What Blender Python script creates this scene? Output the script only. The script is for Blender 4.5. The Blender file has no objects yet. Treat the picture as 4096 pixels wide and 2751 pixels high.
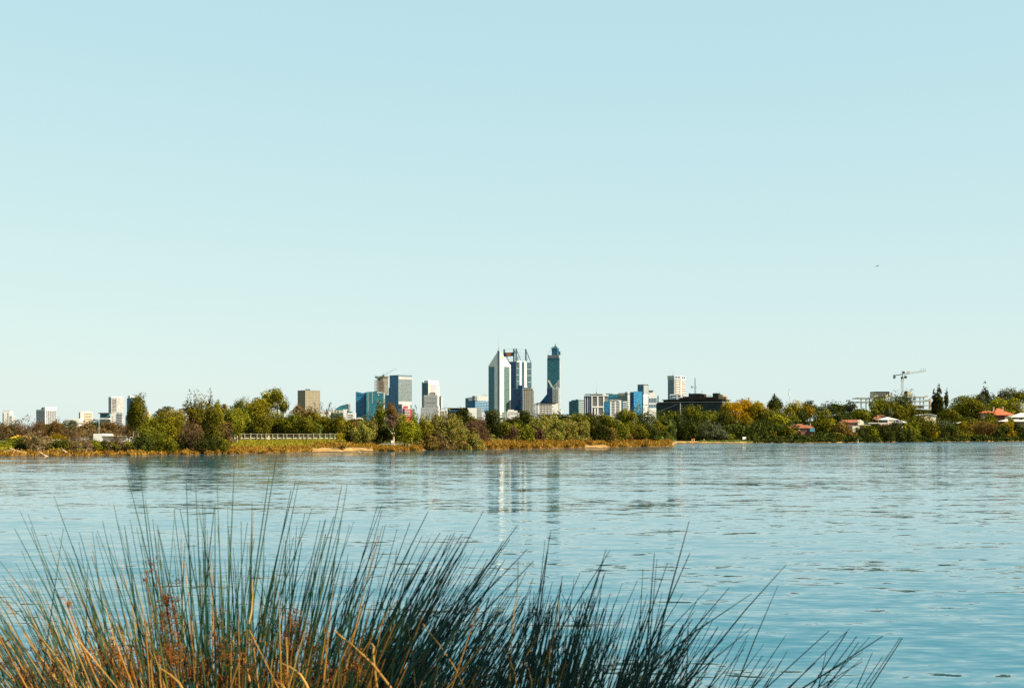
import bpy, math, random
import numpy as np
from mathutils import Vector, Matrix

# ------------------------------------------------------------------ basics
F = 5689.0          # focal length in photo pixels (4096 wide, 50 mm on 36 mm)
CX, CY = 2048.0, 1745.0   # principal column, eye-level row
H = 3.5             # eye height above the water
scene = bpy.context.scene
COL = bpy.data.collections.new("place"); scene.collection.children.link(COL)
R = math.radians

def X(u, Y): return (u - CX) / F * Y
def Z(v, Y): return H + (CY - v) / F * Y

SUN_EL, SUN_AZ = R(40), R(66)      # azimuth: from straight behind the camera towards the right
SUN = Vector((math.cos(SUN_EL) * math.sin(SUN_AZ), -math.cos(SUN_EL) * math.cos(SUN_AZ), math.sin(SUN_EL)))

# ------------------------------------------------------------------ materials
def mat(name):
    m = bpy.data.materials.new(name); m.use_nodes = True
    nt = m.node_tree; nt.nodes.clear()
    out = nt.nodes.new("ShaderNodeOutputMaterial")
    return m, nt, out

def N(nt, typ, **kw):
    n = nt.nodes.new(typ)
    for k, v in kw.items():
        if k.startswith("i_"):
            key = k[2:]
            key = int(key) if key.isdigit() else key.replace("_", " ")
            n.inputs[key].default_value = v
        else:
            setattr(n, k, v)
    return n

def mixcol(nt, fac, a, b, blend='MIX'):
    n = nt.nodes.new("ShaderNodeMix"); n.data_type = 'RGBA'; n.blend_type = blend
    for sock, val in ((n.inputs[0], fac), (n.inputs[6], a), (n.inputs[7], b)):
        if isinstance(val, (int, float)): sock.default_value = val
        elif isinstance(val, tuple): sock.default_value = (*val[:3], 1)
        else: nt.links.new(val, sock)
    return n.outputs[2]

def math_node(nt, op, a, b=None, clamp=False):
    n = nt.nodes.new("ShaderNodeMath"); n.operation = op; n.use_clamp = clamp
    for i, val in enumerate((a, b)):
        if val is None: continue
        if isinstance(val, (int, float)): n.inputs[i].default_value = val
        else: nt.links.new(val, n.inputs[i])
    return n.outputs[0]

def ramp(nt, fac, stops):
    n = nt.nodes.new("ShaderNodeValToRGB")
    el = n.color_ramp.elements
    while len(el) < len(stops): el.new(0.5)
    for e, (p, c) in zip(el, stops):
        e.position = p; e.color = (*c, 1)
    nt.links.new(fac, n.inputs[0])
    return n.outputs[0]

def surf(name, c, rough=0.7, var=0.25, scale=0.3, spec=0.3, metallic=0.0):
    """weathered plain surface: base colour broken up by two noises"""
    m, nt, out = mat(name)
    tc = N(nt, "ShaderNodeTexCoord")
    n1 = N(nt, "ShaderNodeTexNoise", i_Scale=scale, i_Detail=6.0)
    nt.links.new(tc.outputs["Object"], n1.inputs["Vector"])
    lo = tuple(x * (1 - var) for x in c); hi = tuple(min(1, x * (1 + var)) for x in c)
    col = ramp(nt, n1.outputs[0], [(0.3, lo), (0.7, hi)])
    b = N(nt, "ShaderNodeBsdfPrincipled", i_Roughness=rough, i_Metallic=metallic)
    b.inputs["Specular IOR Level"].default_value = spec
    nt.links.new(col, b.inputs["Base Color"])
    nt.links.new(b.outputs[0], out.inputs[0])
    return m

def facade(name, glass, frame, sx=3.2, sz=3.6, fx=0.25, fz=0.3, rough=0.25, var=0.5, spec=0.5):
    """curtain wall: panes between mullions and floor slabs, each pane a little different"""
    m, nt, out = mat(name)
    tc = N(nt, "ShaderNodeTexCoord")
    sep = N(nt, "ShaderNodeSeparateXYZ"); nt.links.new(tc.outputs["Object"], sep.inputs[0])
    xy = math_node(nt, 'ADD', sep.outputs[0], sep.outputs[1])
    a = math_node(nt, 'DIVIDE', xy, sx); c = math_node(nt, 'DIVIDE', sep.outputs[2], sz)
    fa = math_node(nt, 'FRACT', a); fc = math_node(nt, 'FRACT', c)
    isf = math_node(nt, 'MAXIMUM', math_node(nt, 'LESS_THAN', fa, fx), math_node(nt, 'LESS_THAN', fc, fz))
    cell = N(nt, "ShaderNodeCombineXYZ")
    nt.links.new(math_node(nt, 'FLOOR', a), cell.inputs[0]); nt.links.new(math_node(nt, 'FLOOR', c), cell.inputs[1])
    wn = N(nt, "ShaderNodeTexWhiteNoise"); wn.noise_dimensions = '2D'; nt.links.new(cell.outputs[0], wn.inputs["Vector"])
    lo = tuple(x * (1 - var) for x in glass); hi = tuple(min(1, x * (1 + var)) for x in glass)
    g = mixcol(nt, wn.outputs[0], lo, hi)
    col = mixcol(nt, isf, g, frame)
    b = N(nt, "ShaderNodeBsdfPrincipled")
    b.inputs["Specular IOR Level"].default_value = spec
    nt.links.new(math_node(nt, 'ADD', math_node(nt, 'MULTIPLY', isf, 0.4), rough), b.inputs["Roughness"])
    nt.links.new(col, b.inputs["Base Color"])
    nt.links.new(b.outputs[0], out.inputs[0])
    return m

def leaf(name, c1, c2, transl=0.3, c3=None):
    """foliage: every leaf cluster takes its own tone; a coarse noise gives whole boughs a tone too"""
    m, nt, out = mat(name)
    geo = N(nt, "ShaderNodeNewGeometry"); tc = N(nt, "ShaderNodeTexCoord"); oi = N(nt, "ShaderNodeObjectInfo")
    n1 = N(nt, "ShaderNodeTexNoise", i_Scale=0.45, i_Detail=3.0)
    nt.links.new(tc.outputs["Object"], n1.inputs["Vector"])
    f = math_node(nt, 'ADD', math_node(nt, 'MULTIPLY', geo.outputs["Random Per Island"], 0.55),
                  math_node(nt, 'MULTIPLY', math_node(nt, 'SUBTRACT', n1.outputs[0], 0.28), 1.0), clamp=True)
    stops = [(0.0, c1), (1.0, c2)] if c3 is None else [(0.0, c1), (0.55, c2), (1.0, c3)]
    col = ramp(nt, f, stops)
    hs = N(nt, "ShaderNodeHueSaturation")
    nt.links.new(math_node(nt, 'ADD', math_node(nt, 'MULTIPLY', oi.outputs["Random"], 0.03), 0.485), hs.inputs["Hue"])
    nt.links.new(math_node(nt, 'ADD', math_node(nt, 'MULTIPLY', oi.outputs["Random"], 0.35), 0.83), hs.inputs["Value"])
    nt.links.new(col, hs.inputs["Color"])
    d = N(nt, "ShaderNodeBsdfDiffuse"); t = N(nt, "ShaderNodeBsdfTranslucent"); mx = N(nt, "ShaderNodeMixShader", i_0=transl)
    nt.links.new(hs.outputs[0], d.inputs[0]); nt.links.new(hs.outputs[0], t.inputs[0])
    nt.links.new(d.outputs[0], mx.inputs[1]); nt.links.new(t.outputs[0], mx.inputs[2])
    nt.links.new(mx.outputs[0], out.inputs[0])
    return m

# ------------------------------------------------------------------ mesh helpers
def mesh_np(name, V, faces_flat, loop_totals, m, parent=None, smooth=False):
    me = bpy.data.meshes.new(name)
    V = np.asarray(V, np.float32).reshape(-1, 3)
    faces_flat = np.asarray(faces_flat, np.int32).ravel(); lt = np.asarray(loop_totals, np.int32)
    me.vertices.add(len(V)); me.vertices.foreach_set("co", V.ravel())
    me.loops.add(len(faces_flat)); me.loops.foreach_set("vertex_index", faces_flat)
    me.polygons.add(len(lt))
    ls = np.concatenate([[0], np.cumsum(lt)[:-1]]).astype(np.int32) if len(lt) else lt
    me.polygons.foreach_set("loop_start", ls); me.polygons.foreach_set("loop_total", lt)
    me.polygons.foreach_set("use_smooth", np.full(len(lt), bool(smooth)))
    me.materials.append(m)
    me.update(calc_edges=True); me.validate()
    o = bpy.data.objects.new(name, me); COL.objects.link(o)
    if parent is not None: o.parent = parent
    return o

class MB:
    """collects boxes, prisms and tubes that become ONE mesh object"""
    def __init__(self): self.V = []; self.Fc = []
    def poly(self, vs, fs):
        b = len(self.V); self.V += [tuple(v) for v in vs]; self.Fc += [tuple(i + b for i in f) for f in fs]
        return self
    def box(self, x0, x1, y0, y1, z0, z1):
        if x0 > x1: x0, x1 = x1, x0
        if y0 > y1: y0, y1 = y1, y0
        if z0 > z1: z0, z1 = z1, z0
        v = [(x0,y0,z0),(x1,y0,z0),(x1,y1,z0),(x0,y1,z0),(x0,y0,z1),(x1,y0,z1),(x1,y1,z1),(x0,y1,z1)]
        return self.poly(v, [(0,3,2,1),(4,5,6,7),(0,1,5,4),(1,2,6,5),(2,3,7,6),(3,0,4,7)])
    def hull8(self, base, top):
        """4 base corners (ccw from above) and 4 top corners"""
        return self.poly(list(base) + list(top), [(3,2,1,0),(4,5,6,7),(0,1,5,4),(1,2,6,5),(2,3,7,6),(3,0,4,7)])
    def prism(self, pts, z0, z1):
        n = len(pts)
        v = [(x, y, z0) for x, y in pts] + [(x, y, z1) for x, y in pts]
        return self.poly(v, [tuple(range(n))[::-1], tuple(range(n, 2*n))] + [(i, (i+1) % n, n+(i+1) % n, n+i) for i in range(n)])
    def tube(self, pts, rad, sides=5):
        pts = [Vector(p) for p in pts]; n = len(pts)
        if not hasattr(rad, '__len__'): rad = [rad] * n
        rings = []; vs = []
        for i, p in enumerate(pts):
            t = (pts[min(i+1, n-1)] - pts[max(i-1, 0)]).normalized()
            a = t.orthogonal().normalized(); b = t.cross(a)
            if i and (a.dot(pa) < 0): pass
            pa = a
            for k in range(sides):
                an = 2*math.pi*k/sides
                vs.append(p + (a*math.cos(an) + b*math.sin(an)) * rad[i])
        fs = [(i*sides+k, i*sides+(k+1) % sides, (i+1)*sides+(k+1) % sides, (i+1)*sides+k) for i in range(n-1) for k in range(sides)]
        fs += [tuple(range(sides))[::-1], tuple(range((n-1)*sides, n*sides))]
        return self.poly(vs, fs)
    def build(self, name, m, parent=None, smooth=False):
        return mesh_np(name, self.V, [i for f in self.Fc for i in f], [len(f) for f in self.Fc], m, parent, smooth)

def tag(o, label=None, cat=None, group=None, kind=None):
    if label: o["label"] = label
    if cat: o["category"] = cat
    if group: o["group"] = group
    if kind: o["kind"] = kind
    return o

def empty(name, loc, rz=0.0, label=None, cat=None, group=None):
    o = bpy.data.objects.new(name, None); COL.objects.link(o)
    o.location = loc; o.rotation_euler = (0, 0, rz); o.empty_display_size = 1.0
    return tag(o, label, cat, group)
SKY_POW, SKY_MUL, SKY_STR = (0.35, 0.212, 0.10), (0.406, 0.602, 0.712), 0.15
SUN_STR, EXPOSURE = 5.0, 1.3
WAVE, WAVEBIAS, NEARAMP, WATER_COL = 0.165, 0.010, 3.1, (0.013, 0.092, 0.126)
# ------------------------------------------------------------------ camera, sky, sun
cam = bpy.data.cameras.new("camera"); co = bpy.data.objects.new("camera", cam); scene.collection.objects.link(co)
co.location = (0, 0, H); co.rotation_euler = (R(90), 0, 0)
cam.lens = 50; cam.sensor_width = 36; cam.shift_y = (CY - 2751/2) / 4096
cam.clip_start = 0.1; cam.clip_end = 60000
cam.dof.use_dof = True; cam.dof.focus_distance = 350; cam.dof.aperture_fstop = 20
scene.camera = co

w = bpy.data.worlds.new("World"); scene.world = w; w.use_nodes = True
nt = w.node_tree; nt.nodes.clear()
sky = N(nt, "ShaderNodeTexSky"); sky.sky_type = 'NISHITA'; sky.sun_disc = False
sky.sun_elevation = SUN_EL; sky.sun_rotation = math.atan2(SUN.x, SUN.y)
sky.air_density = 1.0; sky.dust_density = 0.6; sky.ozone_density = 1.0
# clear autumn air: the sky's own gradient, compressed and balanced to the photograph's pale cyan
sp = N(nt, "ShaderNodeSeparateColor"); nt.links.new(sky.outputs[0], sp.inputs[0])
cb = N(nt, "ShaderNodeCombineColor")
for ch in range(3):
    nt.links.new(math_node(nt, 'MULTIPLY', math_node(nt, 'POWER', sp.outputs[ch], SKY_POW[ch]), SKY_MUL[ch] / SKY_STR / 2 ** EXPOSURE), cb.inputs[ch])
tint = cb.outputs[0]
bg = N(nt, "ShaderNodeBackground", i_Strength=SKY_STR)
nt.links.new(tint, bg.inputs[0])
wo = N(nt, "ShaderNodeOutputWorld"); nt.links.new(bg.outputs[0], wo.inputs[0])

sl = bpy.data.lights.new("sun", 'SUN'); sl.energy = SUN_STR; sl.angle = R(0.5); sl.color = (1.0, 0.90, 0.74)
so = bpy.data.objects.new("sun", sl); scene.collection.objects.link(so)
so.rotation_euler = SUN.to_track_quat('Z', 'Y').to_euler(); so.location = (40, -40, 60)

scene.view_settings.view_transform = 'Standard'; scene.view_settings.look = 'None'
scene.view_settings.exposure = EXPOSURE; scene.view_settings.gamma = 1.0
scene.render.engine = 'CYCLES'
scene.cycles.max_bounces = 6; scene.cycles.diffuse_bounces = 2; scene.cycles.glossy_bounces = 3
scene.cycles.transmission_bounces = 3; scene.cycles.transparent_max_bounces = 4
scene.cycles.use_denoising = False

# ------------------------------------------------------------------ land and water
SH_U = [-2500, 0, 300, 500, 1000, 1400, 1850, 2000, 2350, 2600, 2670, 2690, 2705, 2760, 3200, 3650, 4096, 6500]
SH_V = [1826, 1825, 1823, 1821, 1814, 1807, 1799, 1797, 1791, 1786.5, 1785, 1784, 1772, 1772, 1771.5, 1767, 1764.5, 1763]
def shore(u):
    u = np.asarray(u, float)
    wob = (0.7 * np.sin(u * 0.0237 + 1.0) + 0.6 * np.sin(u * 0.061) + 0.35 * np.sin(u * 0.143 + 2)) * np.interp(u, [1700, 1950, 2600, 2680], [1, 0.45, 0.45, 0.12])
    return H * F / (np.interp(u, SH_U, SH_V) + wob - CY)
def hillmax(u): return np.interp(u, [2600, 2720, 3000, 3250, 3450, 3800, 4400], [3.0, 7, 9, 14, 24, 27, 27])
def ground_uY(u, Y):
    u = np.asarray(u, float); Y = np.asarray(Y, float)
    d = Y - shore(u)
    near = np.interp(d, [-60, -6, 0, 5, 14, 40, 90, 900], [-2.5, -0.5, 0, 0.55, 1.35, 2.0, 2.5, 3.0])
    rise = 170.0
    far = np.where(d < 0, np.maximum(-2.5, d * 0.05), np.where(d < 8, d * 0.1, 0.8 + hillmax(u) * (1 - np.exp(-(np.maximum(d - 8, 0) / rise) ** 1.6))))
    t = np.clip((u - 2690) / 14, 0, 1)
    z = near * (1 - t) + far * t
    return z + np.clip((Y - 1500) / 2000, 0, 1) * 6.0 * (d > 0)
def gz(u, Y): return float(ground_uY(u, Y))

def land_material():
    m, nt, out = mat("shore earth and grass")
    geo = N(nt, "ShaderNodeNewGeometry")
    n1 = N(nt, "ShaderNodeTexNoise", i_Scale=0.22, i_Detail=8.0, i_Roughness=0.65)
    n2 = N(nt, "ShaderNodeTexNoise", i_Scale=0.035, i_Detail=4.0)
    nt.links.new(geo.outputs["Position"], n1.inputs["Vector"]); nt.links.new(geo.outputs["Position"], n2.inputs["Vector"])
    sep = N(nt, "ShaderNodeSeparateXYZ"); nt.links.new(geo.outputs["Position"], sep.inputs[0])
    earth = ramp(nt, n1.outputs[0], [(0.3, (0.10, 0.055, 0.015)), (0.5, (0.27, 0.16, 0.05)), (0.72, (0.42, 0.29, 0.13))])
    grass = ramp(nt, n1.outputs[0], [(0.3, (0.03, 0.034, 0.006)), (0.6, (0.085, 0.078, 0.012)), (0.8, (0.14, 0.105, 0.026))])
    hgt = math_node(nt, 'ADD', sep.outputs[2], math_node(nt, 'MULTIPLY', n2.outputs[0], 1.6))
    col = mixcol(nt, math_node(nt, 'MULTIPLY', math_node(nt, 'SUBTRACT', hgt, 1.6), 2.5, clamp=True), earth, grass)
    wet = math_node(nt, 'MULTIPLY', math_node(nt, 'SUBTRACT', sep.outputs[2], 0.04), 4.0, clamp=True)
    col = mixcol(nt, wet, (0.05, 0.03, 0.012), col)
    b = N(nt, "ShaderNodeBsdfPrincipled", i_Roughness=0.95); b.inputs["Specular IOR Level"].default_value = 0.1
    nt.links.new(col, b.inputs["Base Color"]); nt.links.new(b.outputs[0], out.inputs[0])
    return m
M_LAND = land_material()

us = np.unique(np.concatenate([np.linspace(-2600, 2600, 300), np.linspace(2600, 2760, 50), np.linspace(2760, 6400, 150)]))
ts = np.concatenate([np.linspace(-40, 60, 70), np.linspace(64, 460, 50), np.geomspace(480, 30000, 40)])
uu, tt = np.meshgrid(us, ts)
YY = shore(uu) + tt
rngT = np.random.default_rng(5)
zz = ground_uY(uu, YY)
zz = zz + np.where((tt > 1) & (tt < 500), 0.10 * np.sin(uu * 0.13 + tt * 0.3) + 0.10 * rngT.standard_normal(zz.shape), 0) * np.clip(tt / 5, 0, 1)
V = np.stack([(uu - CX) / F * YY, YY, zz], -1).reshape(-1, 3)
nr, nc = uu.shape
idx = np.arange(nr * nc).reshape(nr, nc)
fq = np.stack([idx[:-1, :-1], idx[:-1, 1:], idx[1:, 1:], idx[1:, :-1]], -1).reshape(-1, 4)
land = mesh_np("ground", V, fq, np.full(len(fq), 4), M_LAND, smooth=True)
tag(land, "low sandy far shore rising to a wooded hill", kind="structure")

def water_material():
    m, nt, out = mat("rippled river water")
    geo = N(nt, "ShaderNodeNewGeometry")
    P = geo.outputs["Position"]
    def slope(scale, sxy, kx, ky, detail, rough=0.5, w=0.0):
        mp = N(nt, "ShaderNodeMapping"); mp.inputs["Scale"].default_value = (sxy[0], sxy[1], 1.0)
        mp.inputs["Rotation"].default_value = (0, 0, w)
        nt.links.new(P, mp.inputs["Vector"])
        nz = N(nt, "ShaderNodeTexNoise", i_Scale=scale, i_Detail=detail, i_Roughness=rough)
        nt.links.new(mp.outputs[0], nz.inputs["Vector"])
        sp = N(nt, "ShaderNodeSeparateColor"); nt.links.new(nz.outputs["Color"], sp.inputs[0])
        return (math_node(nt, 'MULTIPLY', math_node(nt, 'SUBTRACT', sp.outputs[0], 0.5), kx),
                math_node(nt, 'MULTIPLY', math_node(nt, 'SUBTRACT', sp.outputs[1], 0.5), ky))
    a = slope(1.0, (0.8, 1.7), WAVE*0.32, WAVE*0.60, 3.5, 0.55, R(4))      # wavelets about a metre long
    b = slope(1.0, (2.0, 4.6), WAVE*0.46, WAVE*0.78, 3.0, 0.5, R(-9))       # capillary ripples
    c = slope(1.0, (0.05, 0.16), WAVE*0.10, WAVE*0.34, 1.0, 0.4, R(7))     # slow swell
    d = slope(1.0, (0.42, 0.95), WAVE*0.22, WAVE*0.50, 1.0, 0.5, R(2))      # chop two or three metres long, read from afar
    big = N(nt, "ShaderNodeTexNoise", i_Scale=1.0, i_Detail=3.0)
    mp = N(nt, "ShaderNodeMapping"); mp.inputs["Scale"].default_value = (0.012, 0.03, 1); nt.links.new(P, mp.inputs[0]); nt.links.new(mp.outputs[0], big.inputs[0])
    patch = math_node(nt, 'ADD', math_node(nt, 'MULTIPLY', big.outputs[0], 0.7), 0.62)      # cat's paws: rougher and calmer patches
    sep = N(nt, "ShaderNodeSeparateXYZ"); nt.links.new(P, sep.inputs[0])
    # open water beyond the spit catches more wind
    windy = N(nt, "ShaderNodeMapRange", i_1=420.0, i_2=640.0, i_3=1.0, i_4=2.6); nt.links.new(sep.outputs[1], windy.inputs[0])
    shal = N(nt, "ShaderNodeMapRange", i_1=18.0, i_2=48.0, i_3=NEARAMP, i_4=1.0); nt.links.new(sep.outputs[1], shal.inputs[0])   # chop building up towards the near bank
    amp = math_node(nt, 'MULTIPLY', math_node(nt, 'MULTIPLY', patch, windy.outputs[0]), shal.outputs[0])
    sx = math_node(nt, 'MULTIPLY', math_node(nt, 'ADD', math_node(nt, 'ADD', a[0], b[0]), math_node(nt, 'ADD', c[0], d[0])), amp)
    sy = math_node(nt, 'MULTIPLY', math_node(nt, 'ADD', math_node(nt, 'ADD', a[1], b[1]), math_node(nt, 'ADD', c[1], d[1])), amp)
    sy = math_node(nt, 'SUBTRACT', sy, math_node(nt, 'MULTIPLY', amp, WAVEBIAS))
    cv = N(nt, "ShaderNodeCombineXYZ", i_2=1.0); nt.links.new(sx, cv.inputs[0]); nt.links.new(sy, cv.inputs[1])
    nv = N(nt, "ShaderNodeVectorMath", operation='NORMALIZE'); nt.links.new(cv.outputs[0], nv.inputs[0])
    bs = N(nt, "ShaderNodeBsdfPrincipled", i_Roughness=0.03, i_IOR=1.333)
    bs.inputs["Base Color"].default_value = (*WATER_COL, 1)
    nt.links.new(nv.outputs[0], bs.inputs["Normal"]); nt.links.new(bs.outputs[0], out.inputs[0])
    return m
M_WATER = water_material()
o = MB().poly([(-4000, 3.0, 0), (4000, 3.0, 0), (4000, 3200, 0), (-4000, 3200, 0)], [(0, 1, 2, 3)]).build("water", M_WATER)
tag(o, "calm blue river with fine ripples", kind="structure")

# near bank the photographer stands on
M_BANK = surf("dark bank soil", (0.07, 0.05, 0.025), 0.95, 0.5, 2.0, 0.1)
bx = np.linspace(-30, 30, 61); by = np.concatenate([np.linspace(-25, 0, 14), np.linspace(0.3, 7, 30)])
gx, gy = np.meshgrid(bx, by)
def bank_z(x, y): return np.interp(y, [-25, 0, 2.4, 3.6, 5.6, 7.0], [2.6, 2.35, 2.15, 1.7, 0.1, -1.2]) + 0.05 * np.sin(x * 1.7) + 0.04 * np.sin(x * 4.1 + y * 2)
V = np.stack([gx, gy, bank_z(gx, gy)], -1).reshape(-1, 3)
nr, nc = gx.shape; idx = np.arange(nr * nc).reshape(nr, nc)
fq = np.stack([idx[:-1, :-1], idx[:-1, 1:], idx[1:, 1:], idx[1:, :-1]], -1).reshape(-1, 4)
tag(mesh_np("near_bank", V, fq, np.full(len(fq), 4), M_BANK, smooth=True), "dark soil bank the rushes grow on", kind="structure")
# ------------------------------------------------------------------ city materials
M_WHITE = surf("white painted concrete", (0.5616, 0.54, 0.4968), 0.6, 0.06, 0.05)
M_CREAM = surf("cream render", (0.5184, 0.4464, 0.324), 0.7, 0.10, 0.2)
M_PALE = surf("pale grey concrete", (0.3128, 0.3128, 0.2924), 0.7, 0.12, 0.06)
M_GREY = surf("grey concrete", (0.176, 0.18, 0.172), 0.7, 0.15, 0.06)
M_BROWN = facade("brown gridded stone", (0.0806, 0.0682, 0.0465), (0.2356, 0.1984, 0.1302), 4.2, 4.0, 0.5, 0.45, 0.6, 0.5, 0.3)
M_TAN = surf("raw tan concrete", (0.31, 0.2604, 0.186), 0.8, 0.15, 0.1)
M_DKBAND = surf("dark window and painted shade strip", (0.05, 0.055, 0.06), 0.25, 0.3, 0.2, 0.5)  # dark window glass; on some balconies it paints shade
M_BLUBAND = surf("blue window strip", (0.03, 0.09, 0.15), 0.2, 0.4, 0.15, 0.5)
M_WARMBAND = surf("brown strip and painted balcony shade", (0.10, 0.06, 0.03), 0.6, 0.3, 0.2)  # brown walls and joints, and flat strips that paint balcony shade
M_SLATE = facade("slate blue curtain wall", (0.0225, 0.05625, 0.0675), (0.0405, 0.0765, 0.0855), 3.0, 3.8, 0.14, 0.2, 0.2, 0.4)
M_BLUE = facade("blue curtain wall", (0.010, 0.105, 0.195), (0.018, 0.13, 0.22), 3.0, 3.8, 0.12, 0.18, 0.2, 0.45, 0.35)
M_NAVY = facade("navy curtain wall", (0.006, 0.045, 0.115), (0.012, 0.065, 0.14), 3.0, 3.8, 0.10, 0.18, 0.2, 0.45, 0.35)
M_TEAL = facade("teal curtain wall", (0.016, 0.105, 0.135), (0.03, 0.135, 0.16), 3.0, 3.8, 0.14, 0.2, 0.22, 0.5, 0.4)
M_SEAG = facade("sea green curtain wall", (0.05, 0.1, 0.09), (0.085, 0.13, 0.11), 3.0, 3.8, 0.15, 0.25, 0.25, 0.35)
M_GREYGL = facade("grey mirrored curtain wall", (0.0992, 0.1302, 0.1302), (0.1488, 0.1674, 0.1612), 3.0, 3.8, 0.2, 0.25, 0.2, 0.35)
M_GRID = facade("white gridded office wall", (0.075, 0.09, 0.0975), (0.495, 0.4875, 0.465), 4.6, 3.6, 0.35, 0.42, 0.4, 0.5, 0.3)
M_GREYGRID = facade("grey gridded office wall", (0.14, 0.154, 0.154), (0.294, 0.301, 0.294), 4.0, 3.6, 0.3, 0.4, 0.4, 0.4, 0.3)
M_BALC = facade("balconied apartment wall", (0.1125, 0.1425, 0.1575), (0.39, 0.405, 0.405), 7.0, 3.3, 0.3, 0.42, 0.3, 0.6, 0.3)
M_DKSTEEL = surf("dark green steel", (0.03, 0.07, 0.075), 0.5, 0.2, 0.3)
M_STEEL = surf("weathered pale steel", (0.294, 0.301, 0.28), 0.5, 0.2, 0.5)
M_SIGNOR = surf("orange sign face", (0.85, 0.14, 0.03), 0.5, 0.05, 0.2)
M_SIGNLT = surf("pale sign lettering", (0.95, 0.45, 0.25), 0.5, 0.05, 0.2)
M_YEL = surf("yellow emblem", (0.80, 0.66, 0.08), 0.5, 0.05, 0.2)
M_RED = surf("red cladding", (0.4125, 0.0525, 0.045), 0.6, 0.15, 0.1)
M_MAG = surf("magenta cladding", (0.42, 0.01, 0.12), 0.6, 0.1, 0.1)
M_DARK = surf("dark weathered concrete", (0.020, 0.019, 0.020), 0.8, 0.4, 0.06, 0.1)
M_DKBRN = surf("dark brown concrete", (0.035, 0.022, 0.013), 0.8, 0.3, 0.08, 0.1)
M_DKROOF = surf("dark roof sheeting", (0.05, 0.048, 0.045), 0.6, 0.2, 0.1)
M_ROOFPK = surf("brown stone with painted sunlight", (0.252, 0.175, 0.091), 0.8, 0.2, 0.1)  # sunlight is put into this brown

GB = 6.0   # ground level under the city
CITY = "city buildings rising behind the river trees"
class B:
    """a building measured from its nearest vertical corner: p runs along the right-hand face, q along the left-hand one"""
    def __init__(s, name, label, cat, u, Y, a=45, gb=GB, group=CITY):
        s.u, s.Y, s.a, s.gb = u, Y, R(a), gb
        s.k = Y / F
        s.root = empty(name, (X(u, Y), Y, gb), math.pi/2 - s.a, label, cat, group)
    def P(s, px): return px * s.k / math.sin(s.a)
    def Q(s, px): return px * s.k / math.cos(s.a)
    def Z(s, v): return Z(v, s.Y) - s.gb
    def box(s, name, m, p0, p1, q0, q1, v1, v0=None, parent=None):
        """p/q in metres, rows in photo pixels"""
        return MB().box(p0, p1, q0, q1, (0 if v0 is None else s.Z(v0)), s.Z(v1)).build(name, m, parent or s.root)
    def body(s, name, m, l, r, v1, v0=None, l0=0, r0=0, parent=None):
        """box from l0..l px on the left-hand face and r0..r px on the right-hand face"""
        return s.box(name, m, s.P(r0), s.P(r), s.Q(l0), s.Q(l), v1, v0, parent)
    def front(s, name, m, u0, u1, v1, v0=None, depth=18.0, out=0.0, parent=None):
        """for a building seen square on (a=0): columns u0..u1"""
        q0, q1 = (s.u - u1) * s.k, (s.u - u0) * s.k
        return s.box(name, m, -out, depth, q0, q1, v1, v0, parent)
    def bandsR(s, m, r0, r1, v1, v0, n, frac=0.45, name="window_band", out=0.35):
        for i in range(n):
            t = v1 + (v0 - v1) * (i + 0.25) / n; b = t + (v0 - v1) / n * frac
            s.box(name, m, s.P(r0), s.P(r1), -out, 0.3, t, b)
    def bandsL(s, m, l0, l1, v1, v0, n, frac=0.45, name="window_band", out=0.35):
        for i in range(n):
            t = v1 + (v0 - v1) * (i + 0.25) / n; b = t + (v0 - v1) / n * frac
            s.box(name, m, -out, 0.3, s.Q(l0), s.Q(l1), t, b)
    def colsR(s, m, offs, wpx, v1, v0=None, name="fin", out=0.5):
        for c in offs: s.box(name, m, s.P(c - wpx/2), s.P(c + wpx/2), -out, 0.3, v1, v0)
    def colsL(s, m, offs, wpx, v1, v0=None, name="fin", out=0.5):
        for c in offs: s.box(name, m, -out, 0.3, s.Q(c - wpx/2), s.Q(c + wpx/2), v1, v0)
    def mast(s, p, q, v1, v0, r=0.5, name="antenna", m=None):
        return MB().tube([(p, q, s.Z(v0)), (p, q, (s.Z(v0) + s.Z(v1)) / 2), (p, q, s.Z(v1))], [r, r*0.7, r*0.35], 5).build(name, m or M_STEEL, s.root)
APT, OFF, TOW, LOW = "apartment block", "office building", "tower", "low building"

# ---- far left
b = B("apartment_block", "white slab with shaded balconies at the photo's edge above the yellow tent", APT, 41, 3300, 0)
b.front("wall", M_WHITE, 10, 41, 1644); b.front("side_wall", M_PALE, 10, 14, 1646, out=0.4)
b.front("balcony_tower", M_GREY, 41.2, 48, 1660)
for i in range(6): b.front("balcony", M_WHITE, 41, 48.6, 1662 + i*6, 1664.5 + i*6, out=1.2)
b.front("parapet", M_PALE, 12, 40, 1641.5, 1644, 6); b.front("window_band", M_GREY, 12, 16, 1652, 1690, out=0.8); b.front("window_band", M_DKBAND, 31, 33, 1650, 1694, out=0.3)

b = B("office_block", "broad white office block with a close grid of windows at far left skyline", OFF, 181, 3300, 45)
b.body("wall", M_GRID, 55, 34, 1637); b.body("parapet", M_WHITE, 20, 34, 1628, 1637)
b.body("end_wall", M_WHITE, 1.5, 1.5, 1638, l0=-1, r0=-1)
b.bandsR(M_GREY, 4, 32, 1643, 1698, 9, 0.42); b.bandsL(M_GREY, 2, 53, 1643, 1698, 9, 0.40)
b.body("plant_room", M_GREY, 24, 6, 1630, 1637, l0=13)

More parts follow.
